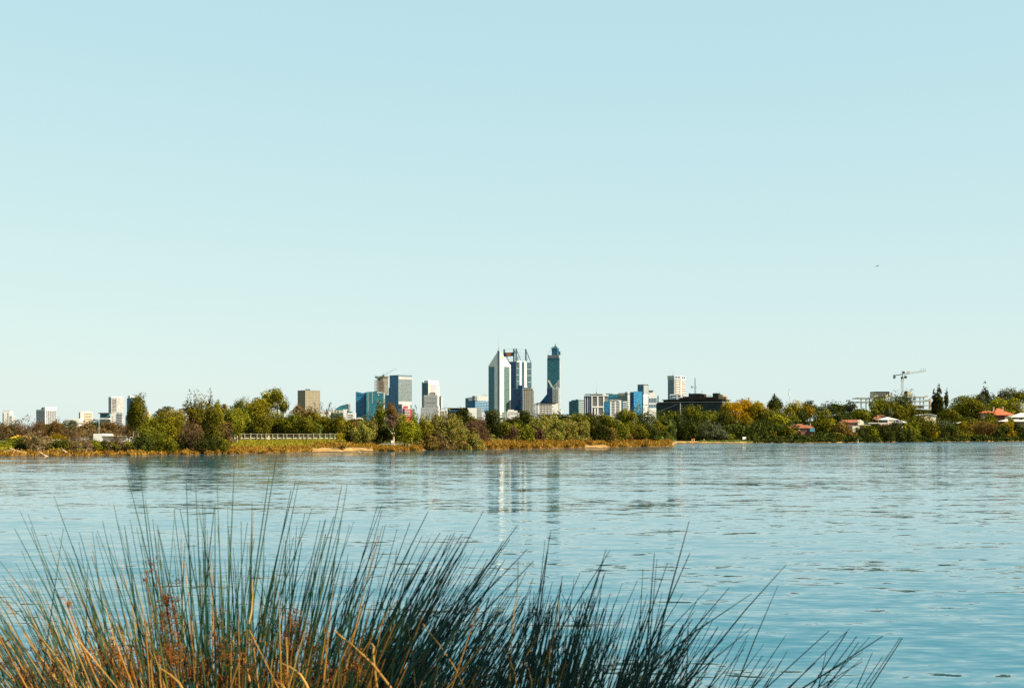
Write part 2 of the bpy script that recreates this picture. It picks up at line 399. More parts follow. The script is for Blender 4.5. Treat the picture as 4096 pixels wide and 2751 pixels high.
b = B("apartment_block", "slim cream apartment block with open balconies behind a brown low box", APT, 322, 3300, 40)
b.body("wall", M_CREAM, 9, 36, 1648); b.body("parapet", M_WHITE, 0, 28, 1643, 1648, r0=2)
b.bandsR(M_WARMBAND, 10, 34, 1652, 1702, 8, 0.48, "painted_balcony_shade"); b.bandsL(M_GREY, 1, 8, 1650, 1700, 7, 0.5)

b = B("low_building", "low grey and white building with a dark brown box before it", LOW, 319, 3150, 0)
b.front("wall", M_PALE, 252, 300, 1680); b.front("roof_slab", M_WHITE, 262, 300, 1677, 1680, out=1); b.front("white_wall", M_WHITE, 291, 319, 1674, out=0.3)
b.front("brown_box", M_DKBRN, 284, 306, 1683, out=6); b.front("window_band", M_GREY, 256, 282, 1686, 1690, out=0.4)

b = B("apartment_tower", "tall white twin apartment tower, its near half banded with balconies", "tower", 445, 3350, 42)
b.body("wall", M_GREYGRID, 15, 17, 1590); b.body("white_twin_wing", M_WHITE, 0, 38, 1588, r0=17.5); b.body("roof_slab", M_WHITE, 15, 38, 1586, 1589, l0=-0.5, r0=-0.5)  # the white half of the twin tower
b.bandsR(M_WARMBAND, 3, 15, 1596, 1648, 9, 0.5, "painted_balcony_shade"); b.bandsR(M_PALE, 22, 36, 1600, 1648, 7, 0.3); b.mast(3, 3, 1578, 1587, 0.8)

b = B("apartment_block", "stepped white apartment block with pale blue balconies below the twin tower", APT, 468, 3150, 0)
b.front("wall", M_WHITE, 436, 468, 1659); b.front("stair_tower", M_WHITE, 440, 466, 1652, 1659, 10)
b.front("balcony_wing", M_BALC, 468.3, 488, 1650)
for i in range(8): b.front("balcony", M_PALE, 468, 489, 1655 + i*6.5, 1657.2 + i*6.5, out=1.5)
for i in range(3): b.front("window", M_TAN, 448, 454, 1666 + i*7, 1668 + i*7, out=0.4)

b = B("low_building", "dark glass low building under a flat overhanging roof beside white apartments", LOW, 437, 3140, 0)
b.front("wall", M_TEAL, 400, 436, 1654); b.front("roof_slab", M_DKROOF, 394, 438, 1650.5, 1653.8, out=4); b.front("lower_wall", M_WHITE, 402, 437, 1672, 1676, out=1)
b.front("window_band", M_DKBAND, 404, 436, 1678, 1686, out=0.5); b.front("window_band", M_DKBAND, 417, 436, 1664, 1670, out=0.5)

b = B("glass_tower", "dark blue glass tower with white balcony edges behind the tall column tree", TOW, 522, 3400, 45)
b.body("wall", M_BLUE, 20, 21, 1592); b.body("roof_cap", M_WHITE, 13, 20, 1582, 1592, r0=-1); b.body("corner_strip", M_NAVY, 3, 2, 1593, l0=-0.6, r0=-0.6)
b.bandsR(M_WHITE, 6, 22, 1602, 1660, 8, 0.3, "balcony", 1.6); b.body("podium", M_PALE, 28, 20, 1662); b.bandsL(M_BLUBAND, 3, 26, 1666, 1690, 3)

b = B("low_building", "small pinkish block beside the tall column tree", LOW, 596, 3200, 0)
b.front("wall", M_CREAM, 580, 596, 1648)
for i in range(4): b.front("window_band", M_RED, 581, 595, 1651 + i*6, 1653 + i*6, out=0.4)
b = B("low_building", "plain white low building next to the pinkish block", LOW, 626, 3100, 0)
b.front("wall", M_WHITE, 584, 626, 1676); b.front("parapet", M_WHITE, 606, 626, 1671, 1676)
b.front("window_band", M_PALE, 588, 600, 1680, 1683, out=0.4)
b = B("low_building", "white building with a dark roof box showing over yellow green treetops", LOW, 762, 3000, 0)
b.front("wall", M_CREAM, 715, 762, 1640); b.front("white_wall", M_WHITE, 726, 745, 1638, out=0.4); b.front("roof_box", M_DKBRN, 716, 744, 1634, 1640, 10)

# ---- brown tower and its neighbours
b = B("brown_tower", "plain brown stone tower standing alone with a small dark roof box", TOW, 1222, 3600, 52)
b.body("wall", M_BROWN, 39, 53, 1561); b.body("roof_box", M_DKROOF, 2, 17, 1555.5, 1561, l0=-0, r0=1); b.body("corner_strip", M_TAN, 1, 1, 1561.5, l0=-0.5, r0=-0.5)
b.body("parapet", M_GREY, 39, 53, 1560, 1562, l0=-0.3, r0=-0.3)

b = B("low_building", "scattered white low block at the foot of the brown tower", LOW, 1318, 3400, 0)
b.front("wall", M_WHITE, 1274, 1318, 1646); b.front("upper_wall", M_CREAM, 1280, 1300, 1642, 1646, 10); b.front("window_band", M_GREY, 1284, 1312, 1650, 1652, out=0.4)

b = B("office_building", "blue glass office with a curved sloping roof", OFF, 1396, 3750, 0)
pts = [(-b.k*0, 1617), (-b.k*8, 1616.5), (-b.k*22, 1619), (-b.k*36, 1623.5), (-b.k*46, 1629.5), (-b.k*53, 1637)]
vs = [(0, -x, b.Z(v)) for x, v in pts] + [(0, -pts[-1][0], 0), (0, 0, 0)]
n = len(vs)
MB().poly(vs + [(30, y, z) for _, y, z in vs], [tuple(range(n)), tuple(range(n, 2*n))[::-1]] + [(i, i+n, (i+1) % n + n, (i+1) % n) for i in range(n)]).build("wall", M_TEAL, b.root)
b.front("roof_edge", M_GREY, 1384, 1391, 1615, 1618, out=1.0); b.front("end_fin", M_GREY, 1391.5, 1396.5, 1616, out=1)

b = B("office_building", "purple blue glass office with upright white fins along its top", OFF, 1373, 3600, 0)
b.front("wall", M_NAVY, 1319, 1373, 1648); b.front("top_wall", M_WARMBAND, 1319, 1373, 1640, 1648)
for i in range(9): b.front("fin", M_WHITE, 1320 + i*6, 1323 + i*6, 1640, 1651, out=1.2)
b = B("apartment_block", "white apartment block with a narrow side slab and brown balconies right of the curved roof", APT, 1421, 3500, 0)
b.front("slab_wall", M_WHITE, 1373, 1387, 1637); b.front("joint", M_WARMBAND, 1387, 1389.5, 1640, out=-1); b.front("wall", M_WHITE, 1389.5, 1421, 1651); b.front("parapet", M_TEAL, 1391, 1409, 1646, 1651, 8)
for i in range(5): b.front("painted_balcony_shade", M_WARMBAND, 1393, 1411, 1658 + i*6.5, 1660.5 + i*6.5, out=0.4)
b = B("low_building", "little pinkish white house front at the foot of the blue glass pair", LOW, 1449, 3300, 0)
b.front("wall", M_CREAM, 1426, 1449, 1672); b.front("parapet", M_WHITE, 1430, 1444, 1669.5, 1672, 8); b.front("window_band", M_WARMBAND, 1430, 1446, 1675, 1677, out=0.4)

# ---- blue glass group
b = B("glass_building", "bright blue glass office with a shallow notched roofline", OFF, 1464, 3800, 0)
def profile(b, name, m, pts, depth, out=0.0):
    vs = [(-out, (b.u - u) * b.k, b.Z(v)) for u, v in pts]; n = len(vs)
    return MB().poly(vs + [(depth, y, z) for _, y, z in vs], [tuple(range(n)), tuple(range(n, 2*n))[::-1]] + [(i, i+n, (i+1) % n + n, (i+1) % n) for i in range(n)]).build(name, m, b.root)
profile(b, "wall", M_BLUE, [(1423, 1700), (1464, 1700), (1464, 1568), (1452, 1572), (1440, 1569.5), (1423, 1566)], 40)
b.front("corner_strip", M_NAVY, 1456.5, 1463, 1573, out=0.5)
for i in range(1): b.front("sign_band", M_NAVY, 1427, 1447, 1578, 1582, out=0.4)
b.front("plinth", M_BLUE, 1423, 1464, 1690, out=0.6)
b = B("glass_building", "teal glass office with thin white upright strips and a white roof edge", OFF, 1536, 3780, 0)
profile(b, "wall", M_TEAL, [(1464.3, 1700), (1536, 1700), (1536, 1570), (1514, 1570), (1506, 1564), (1494, 1566), (1470, 1567), (1464.3, 1570)], 42)
for u0, v0 in ((1471, 1645), (1488, 1612), (1534, 1680)): b.front("fin", M_PALE, u0, u0+2.2, 1569, v0, out=0.5)
b.front("roof_edge", M_WHITE, 1508, 1530, 1568, 1571, 6, 0.6)
b.front("sign_board", M_WHITE, 1513, 1516, 1577, 1582, 0.4, 0.5)

b = B("tower_under_construction", "unfinished tan tower with bare floor slabs beside the big blue tower", TOW, 1549, 4000, 0)
b.front("core", M_TAN, 1513, 1549, 1504); b.front("lift_shaft", M_GREY, 1507, 1514, 1507, out=0.8); b.front("recess", M_GREY, 1534, 1538.5, 1524, out=0.6)
for i in range(12): b.front("window_band", M_WARMBAND, 1514.5, 1533, 1513 + i*5.2, 1515.4 + i*5.2, out=0.6)
for i in range(9): b.front("floor_slab", M_STEEL, 1496.5, 1508, 1520 + i*6.0, 1521.6 + i*6.0, 22)
for u in (1498, 1503): b.front("column", M_STEEL, u, u+1.0, 1520, 1580, 1.0)
b.front("roof_slab", M_TAN, 1499, 1554, 1503.5, 1508, 24, 1.5); b.front("jump_form", M_TEAL, 1500, 1512, 1505, 1511, 24, 2.0)
for i in range(12): b.front("balcony", M_STEEL, 1549, 1552.5, 1513 + i*5.2, 1515 + i*5.2, 16)
b = B("tower_crane", "thin luffing crane on the unfinished tan tower", "crane", 1534, 3995, 0, gb=Z(1504, 3995) - 0.0)
k = b.k
MB().box(-2, 2, -2, 2, 0, 3.5).build("cab", M_DKSTEEL, b.root)
MB().tube([(0, 0, 3), (0, -51*k, 30*k)], [0.7, 0.35], 4).build("jib", M_DKSTEEL, b.root)
MB().tube([(0, 0, 3), (0, 8*k, 2.0)], [1.0, 1.0], 4).build("counter_jib", M_DKSTEEL, b.root)
MB().tube([(0, 0, 3), (0, 3*k, 10)], [0.4, 0.3], 4).build("mast_head", M_DKSTEEL, b.root)

b = B("blue_tower", "large blue and grey glass tower with a pale band near the top", TOW, 1593, 3900, 45)
b.body("wall", M_BLUE, 38, 51, 1501)
b.body("grey_face", M_GREYGL, -0.01, 50.7, 1501.5, l0=-0.25, r0=0.3)
b.body("pale_band", M_PALE, -0.26, 50.6, 1506, 1516, l0=-0.6, r0=0.8); b.body("pale_band", M_PALE, -0.26, 50.6, 1605, 1617, l0=-0.6, r0=0.8)
b.body("step", M_BLUE, 43, 15, 1549, l0=38, r0=0.5); b.body("step", M_BLUE, 57, 15, 1578, l0=43, r0=0.5)
b.body("roof_edge", M_NAVY, 38, 51, 1499.5, 1501.5, l0=-0.3, r0=-0.3)
b = B("grey_block", "grey glass block at the foot of the big blue tower", OFF, 1609, 3700, 30)
b.body("wall", M_GREYGRID, 17, 9, 1618); b.body("window_band", M_DKBAND, 15, -0.3, 1625, 1632, l0=2, r0=-0.5)
b.body("parapet", M_GREY, 17, 9, 1616, 1618, l0=-0.3, r0=-0.3)

b = B("apartment_block", "white block with red and magenta panels below the blue tower", APT, 1647, 3600, 0)
b.front("wall", M_WHITE, 1608, 1638, 1616); b.front("red_panel", M_RED, 1615, 1632, 1624, 1634, out=0.5); b.front("magenta_strip", M_MAG, 1611.5, 1617, 1632, out=0.7)
b.front("lower_wing", M_RED, 1618, 1647, 1636, out=3)
b.front("parapet", M_WHITE, 1618, 1647, 1633.5, 1636, 12, 3.5)
for i in range(4): b.front("balcony", M_WHITE, 1619 , 1641, 1641 + i*6.5, 1644 + i*6.5, out=4.5)
b.front("side_wing", M_GREY, 1647.3, 1656, 1634.5)

# ---- white peaked tower
b = B("white_tower", "white tower with pointed parapet corners and blue side face", TOW, 1713, 4000, 42)
b.body("wall", M_WHITE, 27, 40, 1528); b.bandsL(M_BLUBAND, 3, 26.5, 1541, 1632, 13, 0.5); b.bandsR(M_WARMBAND, 7, 36, 1540, 1572, 4, 0.35)
b.body("blue_face", M_TEAL, 26.8, -0.01, 1531, l0=2.5, r0=-0.2)
for q, p, v in ((0.5, 0.5, 1517), (24, 1, 1519.5), (1, 36, 1516)):
    q0, p0 = b.Q(q), b.P(p); s_ = 5.5; z0 = b.Z(1530)
    MB().poly([(p0, q0, z0), (p0+s_, q0, z0), (p0+s_, q0+s_, z0), (p0, q0+s_, z0), (p0+s_*.3, q0+s_*.3, b.Z(v))], [(3,2,1,0), (0,1,4), (1,2,4), (2,3,4), (3,0,4)]).build("corner_peak", M_WHITE, b.root)
b.body("penthouse", M_WHITE, 20, 34, 1521, 1528, l0=2, r0=2); b.body("corner_strip", M_TAN, 1.4, 1.4, 1529, l0=-0.6, r0=-0.6)
b.body("side_wing", M_WHITE, 10, 43.5, 1548, r0=40); b.bandsR(M_WARMBAND, 40.5, 43, 1552, 1600, 8, 0.4, out=0.3)
b = B("grey_office", "stepped pale grey office in front of the white peaked tower", OFF, 1752, 3600, 0)
b.front("wall", M_GREYGRID, 1695, 1748, 1580); b.front("lower_wall", M_GREYGRID, 1683, 1752, 1630, out=6); b.front("plant_room", M_GREY, 1716, 1740, 1570, 1580)
b.front("white_fin", M_WHITE, 1748, 1755, 1578, out=0.5); b.front("lower_fin", M_WHITE, 1752.3, 1757, 1622, out=6)
for i in range(5): b.front("window_band", M_GREY, 1699, 1745, 1590 + i*8, 1593 + i*8, out=0.4)
b.front("roof_box", M_WHITE, 1737, 1748, 1568, 1580, 8)
b = B("apartment_block", "slender pale apartment block tucked behind the grey office", APT, 1766, 3900, 30)
b.body("wall", M_WHITE, 11, 2, 1586); b.bandsL(M_WARMBAND, 5, 11, 1590, 1650, 9, 0.4, "painted_balcony_shade"); b.body("roof_slab", M_PALE, 11.5, 2, 1584, 1586, l0=-0.5, r0=-0.3)
b = B("low_building", "low white block with a beige neighbour wing beside the long dark building", LOW, 1787, 3700, 0)
b.front("wall", M_WHITE, 1758, 1778, 1640); b.front("beige_wing", M_TAN, 1778.3, 1788, 1642)
for i in range(5): b.front("window_band", M_GREY, 1760, 1776, 1644 + i*6, 1646.5 + i*6, out=0.4)
b = B("long_building", "long flat dark building with a plain white end wall", OFF, 1905, 3300, 0)
b.front("wall", M_DARK, 1789, 1870, 1633); b.front("roof_edge", M_DKROOF, 1787, 1871, 1631, 1633, out=1.5); b.front("end_wall", M_WHITE, 1870.3, 1905, 1631, out=0.5); b.front("window_band", M_NAVY, 1794, 1866, 1640, 1646, out=0.4)
b.front("white_edge", M_WHITE, 1787, 1790, 1633, out=2)

b = B("banded_office", "blue and white banded office with a white rooftop box", OFF, 1899, 3750, 30)
b.body("wall", M_BLUE, 38, 71, 1602); b.bandsR(M_PALE, 2, 70, 1604, 1662, 9, 0.25, out=0.5); b.body("penthouse", M_WHITE, 0, 56, 1581, 1602, r0=2)
b.body("step", M_WHITE, 26, 6, 1588, 1602, l0=2); b.body("step", M_TEAL, 38, 8, 1591, l0=28, r0=-0.3)
b.body("plant_room", M_GREYGL, 8, 8, 1583, 1602, l0=-2, r0=-2); b.body("plant_room", M_PALE, 0, 48, 1577.5, 1581, r0=30); b.body("glass_strip", M_NAVY, 6, 1, 1603, l0=-0.5, r0=-0.5)
b = B("low_building", "grey low wing and white box below the banded office", LOW, 1940, 3500, 0)
b.front("wall", M_GREYGRID, 1904, 1927, 1632); b.front("white_box", M_WHITE, 1927.3, 1940, 1649); b.front("parapet", M_PALE, 1904, 1927, 1630, 1632)

# ---- pointed white tower
b = B("pointed_tower", "tallest white and grey tower with a pointed sloping top and thin spire", TOW, 1995, 3650, 45)
zp, zL, zR = b.Z(1399), b.Z(1461), b.Z(1458)
L, Rr = b.Q(42), b.P(48)
MB().poly([(0, 0, 0), (Rr, 0, 0), (Rr, L, 0), (0, L, 0), (0, 0, zp), (Rr, 0, zR), (Rr, L, min(zL, zR)), (0, L, zL)],
          [(3,2,1,0), (4,5,6), (4,6,7), (0,1,5,4), (1,2,6,5), (2,3,7,6), (3,0,4,7)]).build("wall", M_WHITE, b.root)
b.body("left_glass_strip", M_TEAL, 40.5, -0.01, 1465, 1676, l0=18, r0=-0.5); b.body("right_glass_strip", M_SEAG, -0.01, 43, 1465, 1655, l0=-0.5, r0=21)
b.body("corner_channel", M_DKSTEEL, 3.2, 3.2, 1402, l0=-0.5, r0=-0.5)
b.body("corner_rib", M_WHITE, 5.2, 0.2, 1400, l0=3.4, r0=-0.9); b.body("corner_rib", M_WHITE, 0.2, 5.0, 1400, l0=-0.9, r0=3.4)
MB().prism([(b.P(14) + 3.6*math.cos(t*math.pi/4)*(1 if t % 2 else 0.55), b.Z(1428) + 4.6*math.sin(t*math.pi/4)*(1 if t % 2 else 0.6)) for t in range(8)], 0, 0.5)
star = [(b.P(14) + 4.4*math.cos(t*math.pi/5)*(1 if t % 2 else 0.5), -0.6, b.Z(1428) + 5.2*math.sin(t*math.pi/5)*(1 if t % 2 else 0.5)) for t in range(10)]
MB().poly(star + [(x, -0.05, z) for x, _, z in star], [tuple(range(10)), tuple(range(10, 20))[::-1]] + [(i, i+10, (i+1) % 10 + 10, (i+1) % 10) for i in range(10)]).build("yellow_emblem", M_YEL, b.root)
b.mast(1.5, 1.5, 1346, 1400, 0.5, "spire", M_STEEL); b.mast(1.5, 1.5, 1386, 1401, 0.9, "spire_base", M_DKSTEEL)
b.body("roof_edge_line", M_GREY, -0.2, 33, 1437, 1438, l0=-0.5, r0=6)
b = B("low_building", "low white block at the foot of the pointed tower", LOW, 2076, 3400, 0)
b.front("wall", M_WHITE, 2030, 2070, 1642); b.front("parapet", M_WHITE, 2032, 2056, 1638, 1642); b.front("side_wing", M_GREYGRID, 2008, 2030, 1647); b.front("lower_wing", M_WHITE, 2070.3, 2078, 1649)
b.front("window_band", M_GREY, 2034, 2068, 1648, 1650, out=0.4); b.front("window_band", M_GREY, 2034, 2068, 1655, 1657, out=0.4)

# ---- framed navy tower
b = B("framed_tower", "navy and blue glass tower with white fins and steel roof frames holding an orange sign", TOW, 2064, 3900, 45)
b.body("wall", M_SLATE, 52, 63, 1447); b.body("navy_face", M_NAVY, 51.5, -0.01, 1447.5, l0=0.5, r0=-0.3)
b.body("glass_bay", M_SLATE, -0.01, 62.5, 1448, 1660, l0=-0.3, r0=43); b.body("glass_bay", M_SLATE, -0.01, 13, 1448, 1660, l0=-0.3, r0=1)
b.body("white_fin", M_WHITE, 0, 21, 1441, 1540, l0=-1.0, r0=14); b.body("white_fin", M_WHITE, 0, 42, 1441, 1546, l0=-1.2, r0=33)
b.body("painted_fin_shadow", M_WARMBAND, -0.1, 14, 1460, 1540, l0=-0.6, r0=12.5); b.body("painted_fin_shadow", M_WARMBAND, -0.1, 44, 1450, 1550, l0=-0.6, r0=42.2)  # dark strips painted as shadow beside the white fins
b.body("roof_parapet", M_WHITE, 50, 20, 1444, 1447, l0=-0.3, r0=-0.3); b.body("fin_foot", M_WHITE, 0, 43.5, 1542, 1548, l0=-1.8, r0=32)
for v in (1472, 1498, 1524):
    b.body("floor_line", M_PALE, -0.2, 12.5, v, v+1.6, l0=-0.7, r0=1); b.body("floor_line", M_PALE, -0.2, 62, v+1, v+2.6, l0=-0.7, r0=45)
zt, zr = b.Z(1393.5), b.Z(1446)
for q, p in ((48, 0.5), (9, 0.5), (0, 1), (0, 40)):
    q0, p0 = b.Q(q), b.P(p)
    MB().box(p0-1.5, p0+1.5, q0-1.5, q0+1.5, zr, zt).build("roof_post", M_DKSTEEL, b.root)
    MB().tube([(p0, q0, zt-1.5), (p0+b.P(20.5), q0, zr)], 0.95, 5).build("stay", M_DKSTEEL, b.root)
    MB().tube([(p0+b.P(4.5), q0, b.Z(1440)), (p0+b.P(10.5), q0, b.Z(1422)), (p0, q0, b.Z(1422))], 0.5, 4).build("strut", M_DKSTEEL, b.root)
for v in (1395, 1411, 1424, 1436):
    MB().tube([(b.P(0.5), b.Q(9), b.Z(v)), (b.P(0.5), b.Q(48), b.Z(v))], 0.28, 4).build("cable", M_DKSTEEL, b.root)
    MB().tube([(b.P(1), 0, b.Z(v+1)), (b.P(40), 0, b.Z(v+1))], 0.28, 4).build("cable", M_DKSTEEL, b.root)
sg = b.box("sign_board", M_DKSTEEL, b.P(0.5)-1.2, b.P(0.5)+1.2, b.Q(9), b.Q(46), 1408, 1423)
q1, q0 = b.Q(39), b.Q(17)
zA, zB = b.Z(1409.5), b.Z(1421.5)
pf = b.P(0.5) - 1.7
MB().poly([(pf, q1, zA), (pf, q0, zA), (pf, q0+4, zB), (pf, q1-4, zB), (pf+.4, q1, zA), (pf+.4, q0, zA), (pf+.4, q0+4, zB), (pf+.4, q1-4, zB)],
          [(0,3,2,1), (4,5,6,7), (0,1,5,4), (1,2,6,5), (2,3,7,6), (3,0,4,7)]).build("orange_sign", M_SIGNOR, sg)
lt = MB()
for i in range(3):
    qc = q1 - 4.5 - i * (q1 - q0 - 8) / 2.6; zc = (zA + zB) / 2
    ring = [(pf-0.2, qc + 2.0*math.cos(t*math.pi/4 + i), zc + 2.3*math.sin(t*math.pi/4 + i)) for t in range(7)]
    lt.tube(ring, 0.5, 4)
lt.build("sign_lettering", M_SIGNLT, sg)
b = B("dark_block", "dark blue glass block in front of the framed navy tower", OFF, 2089, 3700, 25)
b.body("wall", M_NAVY, 45, 3, 1556); b.body("roof_box", M_NAVY, 18, 2, 1541, 1556, l0=0, r0=0.2)
b.colsL(M_BLUE, [4, 12, 20, 28, 36], 1.2, 1558, out=0.5); b.body("parapet", M_TEAL, 45, 3, 1554.5, 1556, l0=-0.3, r0=-0.3)
b = B("finned_block", "grey brown block with tall pale fins right of the dark blue block", OFF, 2132, 3650, 0)
b.front("wall", M_WARMBAND, 2091, 2132, 1556)
b.front("window_field", M_GREYGRID, 2092, 2131, 1562, out=0.4)
for i in range(6): b.front("fin", M_TAN, 2091.5 + i*7.6, 2093.8 + i*7.6, 1552, out=1.6)
b.front("side_strip", M_GREYGRID, 2132.2, 2135.5, 1562, out=-4)

# ---- crowned tower with the V bracing
b = B("crowned_tower", "slim teal glass tower with a peaked crown and V shaped bracing", TOW, 2237, 3700, 20)
b.body("wall", M_TEAL, 48, 3, 1432); b.body("grey_top_band", M_GREY, 47, 3, 1419, 1432, l0=1); b.body("band_line", M_NAVY, 46.5, -0.1, 1431, 1433.5, l0=1, r0=-0.3)
b.body("side_fin", M_WHITE, 30, 6, 1420, l0=4, r0=3.2); b.body("grey_side_fin", M_PALE, 24, 10, 1436, l0=4, r0=6.2)
qa, qb = b.Q(34), b.Q(11.5)
MB().box(8, 8 + (qa-qb), qb, qa, b.Z(1419), b.Z(1392)).build("crown_box", M_BLUE, b.root)
c_ = (8 + (qa-qb)/2, (qa+qb)/2)
MB().poly([(8, qb, b.Z(1392)), (8+qa-qb, qb, b.Z(1392)), (8+qa-qb, qa, b.Z(1392)), (8, qa, b.Z(1392)), (c_[0], c_[1], b.Z(1379))], [(3,2,1,0), (0,1,4), (1,2,4), (2,3,4), (3,0,4)]).build("crown_peak", M_DKSTEEL, b.root)
MB().tube([(*c_, b.Z(1381)), (*c_, b.Z(1373))], [1.4, 0.8], 6).build("finial", M_DKSTEEL, b.root)
for qq in (12, 17, 29, 34): MB().tube([(7, b.Q(qq), b.Z(1393)), (7, b.Q(qq), b.Z(1388 - (3 if 14 < qq < 32 else 0)))], [1.3, 0.8], 5).build("pinnacle", M_DKSTEEL, b.root)
MB().tube([(5, qa, b.Z(1394)), (5, b.Q(47), b.Z(1416)), (5, b.Q(46), b.Z(1418))], 0.6, 4).build("roof_stay", M_PALE, b.root)
for t in range(3): MB().tube([(5, qb, b.Z(1394 + t*5)), (5, b.Q(-1 + t*1.5), b.Z(1410 + t*2)), (5, b.Q(0), b.Z(1414 + t*2))], 0.8, 4).build("roof_stay", M_DKSTEEL, b.root)
MB().box(5, 12, b.Q(-1), b.Q(5), b.Z(1419), b.Z(1405)).build("roof_plant", M_GREY, b.root)
tri = [(-0.5, b.Q(45), b.Z(1519)), (-0.5, b.Q(39), b.Z(1519)), (-0.5, b.Q(24), b.Z(1551)), (-0.5, b.Q(34), b.Z(1551))]
MB().poly(tri + [(0.2, y, z) for _, y, z in tri], [(0,1,2,3)[::-1], (4,5,6,7), (0,1,5,4), (1,2,6,5), (2,3,7,6), (3,0,4,7)]).build("stone_wedge", M_PALE, b.root)
tri = [(-0.5, b.Q(1), b.Z(1516)), (-0.5, b.Q(1), b.Z(1551)), (-0.5, b.Q(15), b.Z(1551)), (-0.5, b.Q(11), b.Z(1530))]
MB().poly(tri + [(0.2, y, z) for _, y, z in tri], [(0,1,2,3), (4,5,6,7)[::-1], (0,1,5,4), (1,2,6,5), (2,3,7,6), (3,0,4,7)]).build("stone_wedge", M_PALE, b.root)
MB().tube([(-1.2, b.Q(44), b.Z(1521)), (-1.2, b.Q(25), b.Z(1551))], 1.0, 4).build("brace", M_WHITE, b.root)
MB().tube([(-1.2, b.Q(12), b.Z(1534)), (-1.2, b.Q(25), b.Z(1551)), (-1.2, b.Q(25), b.Z(1556))], 1.0, 4).build("brace", M_WHITE, b.root)
b.body("lower_blue_face", M_NAVY, 48.3, -0.1, 1552, l0=26, r0=-0.6); b.body("lower_white_face", M_WHITE, 25.5, 3, 1551, l0=0, r0=-1.6)
for i in range(11): b.box("window_band", M_PALE, b.P(-1.6)-0.4, 0, b.Q(0.5), b.Q(25), 1556.5 + i*6.2, 1558.6 + i*6.2)
b.box("white_rib", M_GREY, b.P(-1.6)-0.8, 0, b.Q(11), b.Q(12), 1551, None)
tri = [(4, b.Q(50), b.Z(1574)), (4, b.Q(50), b.Z(1610)), (4, b.Q(76), b.Z(1610)), (4, b.Q(76), b.Z(1606))]
MB().poly(tri + [(14, y, z) for _, y, z in tri], [(0,1,2,3), (4,5,6,7)[::-1], (0,1,5,4), (1,2,6,5), (2,3,7,6), (3,0,4,7)]).build("sloping_annex", M_BLUE, b.root)
b.body("annex_foot", M_NAVY, 76, 2, 1605, l0=50, r0=0.5)
MB().tube([(-8, b.Q(9), b.Z(1634)), (-8, b.Q(-13), b.Z(1650))], 1.2, 5).build("foot_strut", M_WHITE, b.root)
MB().box(-4, 6, b.Q(-8), b.Q(9), 0, b.Z(1636)).build("foot_block", M_PALE, b.root)

b = B("apartment_block", "white apartment block with shaded brown balconies in front of the crowned tower", APT, 2236, 3450, 0)
b.front("wall", M_WHITE, 2152, 2207, 1615); b.front("solid_wall", M_WHITE, 2207.2, 2232, 1613, out=0.5); b.front("roof_slab", M_DKBRN, 2148, 2224, 1610.5, 1613, out=2); b.front("side_wing", M_BALC, 2134, 2152, 1612, 1680)
for i in range(6):
    b.front("painted_balcony_shade", M_WARMBAND, 2159, 2205, 1619.5 + i*7, 1623 + i*7, out=0.4)
    for uu_ in (2170, 2182, 2194): b.front("divider", M_WHITE, uu_, uu_+1.2, 1619 + i*7, 1623.5 + i*7, out=0.8)
for i in range(2): b.front("window", M_GREY, 2209, 2214, 1626 + i*14, 1628 + i*14, out=0.9)
b = B("low_building", "long low white roofs spreading at the foot of the crowned tower", LOW, 2287, 3300, 0)
b.front("wall", M_WHITE, 2147, 2264, 1658); b.front("end_wall", M_WHITE, 2264.3, 2287, 1660, out=2); b.front("roof_edge", M_GREY, 2146, 2262, 1656.5, 1658, out=1); b.front("window_band", M_GREY, 2150, 2200, 1663, 1666, out=0.4); b.front("roof_box", M_CREAM, 2210, 2236, 1653, 1656.5, 12)

# ---- centre right cluster
b = B("teal_office", "plain teal glass office with a pale banded side", OFF, 2313, 3800, 40)
b.body("wall", M_TEAL, 27, 24, 1599); b.body("left_wing", M_TEAL, 36, 10, 1604, l0=27.3); b.body("pale_face", M_SEAG, -0.01, 24, 1600, l0=-0.3, r0=0.5)
b.bandsR(M_PALE, 2, 23, 1604, 1670, 8, 0.35, out=0.7); b.body("parapet", M_GREY, 10, 6, 1596.5, 1599, l0=1)
b.body("tree_deck", M_GREY, 50, 10, 1655, l0=36.3)

b = B("white_frame_office", "office with bold white frames round dark window bays and a floating roof", OFF, 2416, 3700, 0)
b.front("wall", M_DKBAND, 2366, 2416, 1581); b.front("side_wall", M_NAVY, 2337, 2366, 1583, out=-3); b.front("roof_slab", M_DKROOF, 2341, 2411, 1575.5, 1578.5, 26, 3)
for u0, u1 in ((2366, 2370), (2388, 2394), (2412, 2418)): b.front("frame_column", M_WHITE, u0, u1, 1579, out=1.5)
b.front("frame_beam", M_WHITE, 2362, 2434, 1578.6, 1584, out=2.0); b.front("frame_beam", M_WHITE, 2366, 2415, 1624, 1630, out=2.0); b.front("frame_beam", M_WHITE, 2366, 2414, 1657, 1662, out=2)
for i in range(8):
    for u0, u1 in ((2371, 2387), (2395, 2411)): b.front("floor_line", M_PALE, u0, u1, 1588 + i*4.6, 1589 + i*4.6, out=0.5)
for i in range(6): b.front("floor_line", M_PALE, 2384, 2411, 1633 + i*4.4, 1634 + i*4.4, out=0.5)
for u0 in (2340, 2349, 2357, 2363): b.front("side_column", M_PALE, u0, u0+3.2, 1584, out=-1)
b.front("inner_column", M_WHITE, 2377, 2383, 1632, out=1.2); b.front("side_wing", M_DKBAND, 2416.3, 2433, 1584, 1615, out=-1)
for i in range(5): b.front("floor_line", M_PALE, 2418.2, 2433, 1588 + i*5, 1590 + i*5, out=0.2)
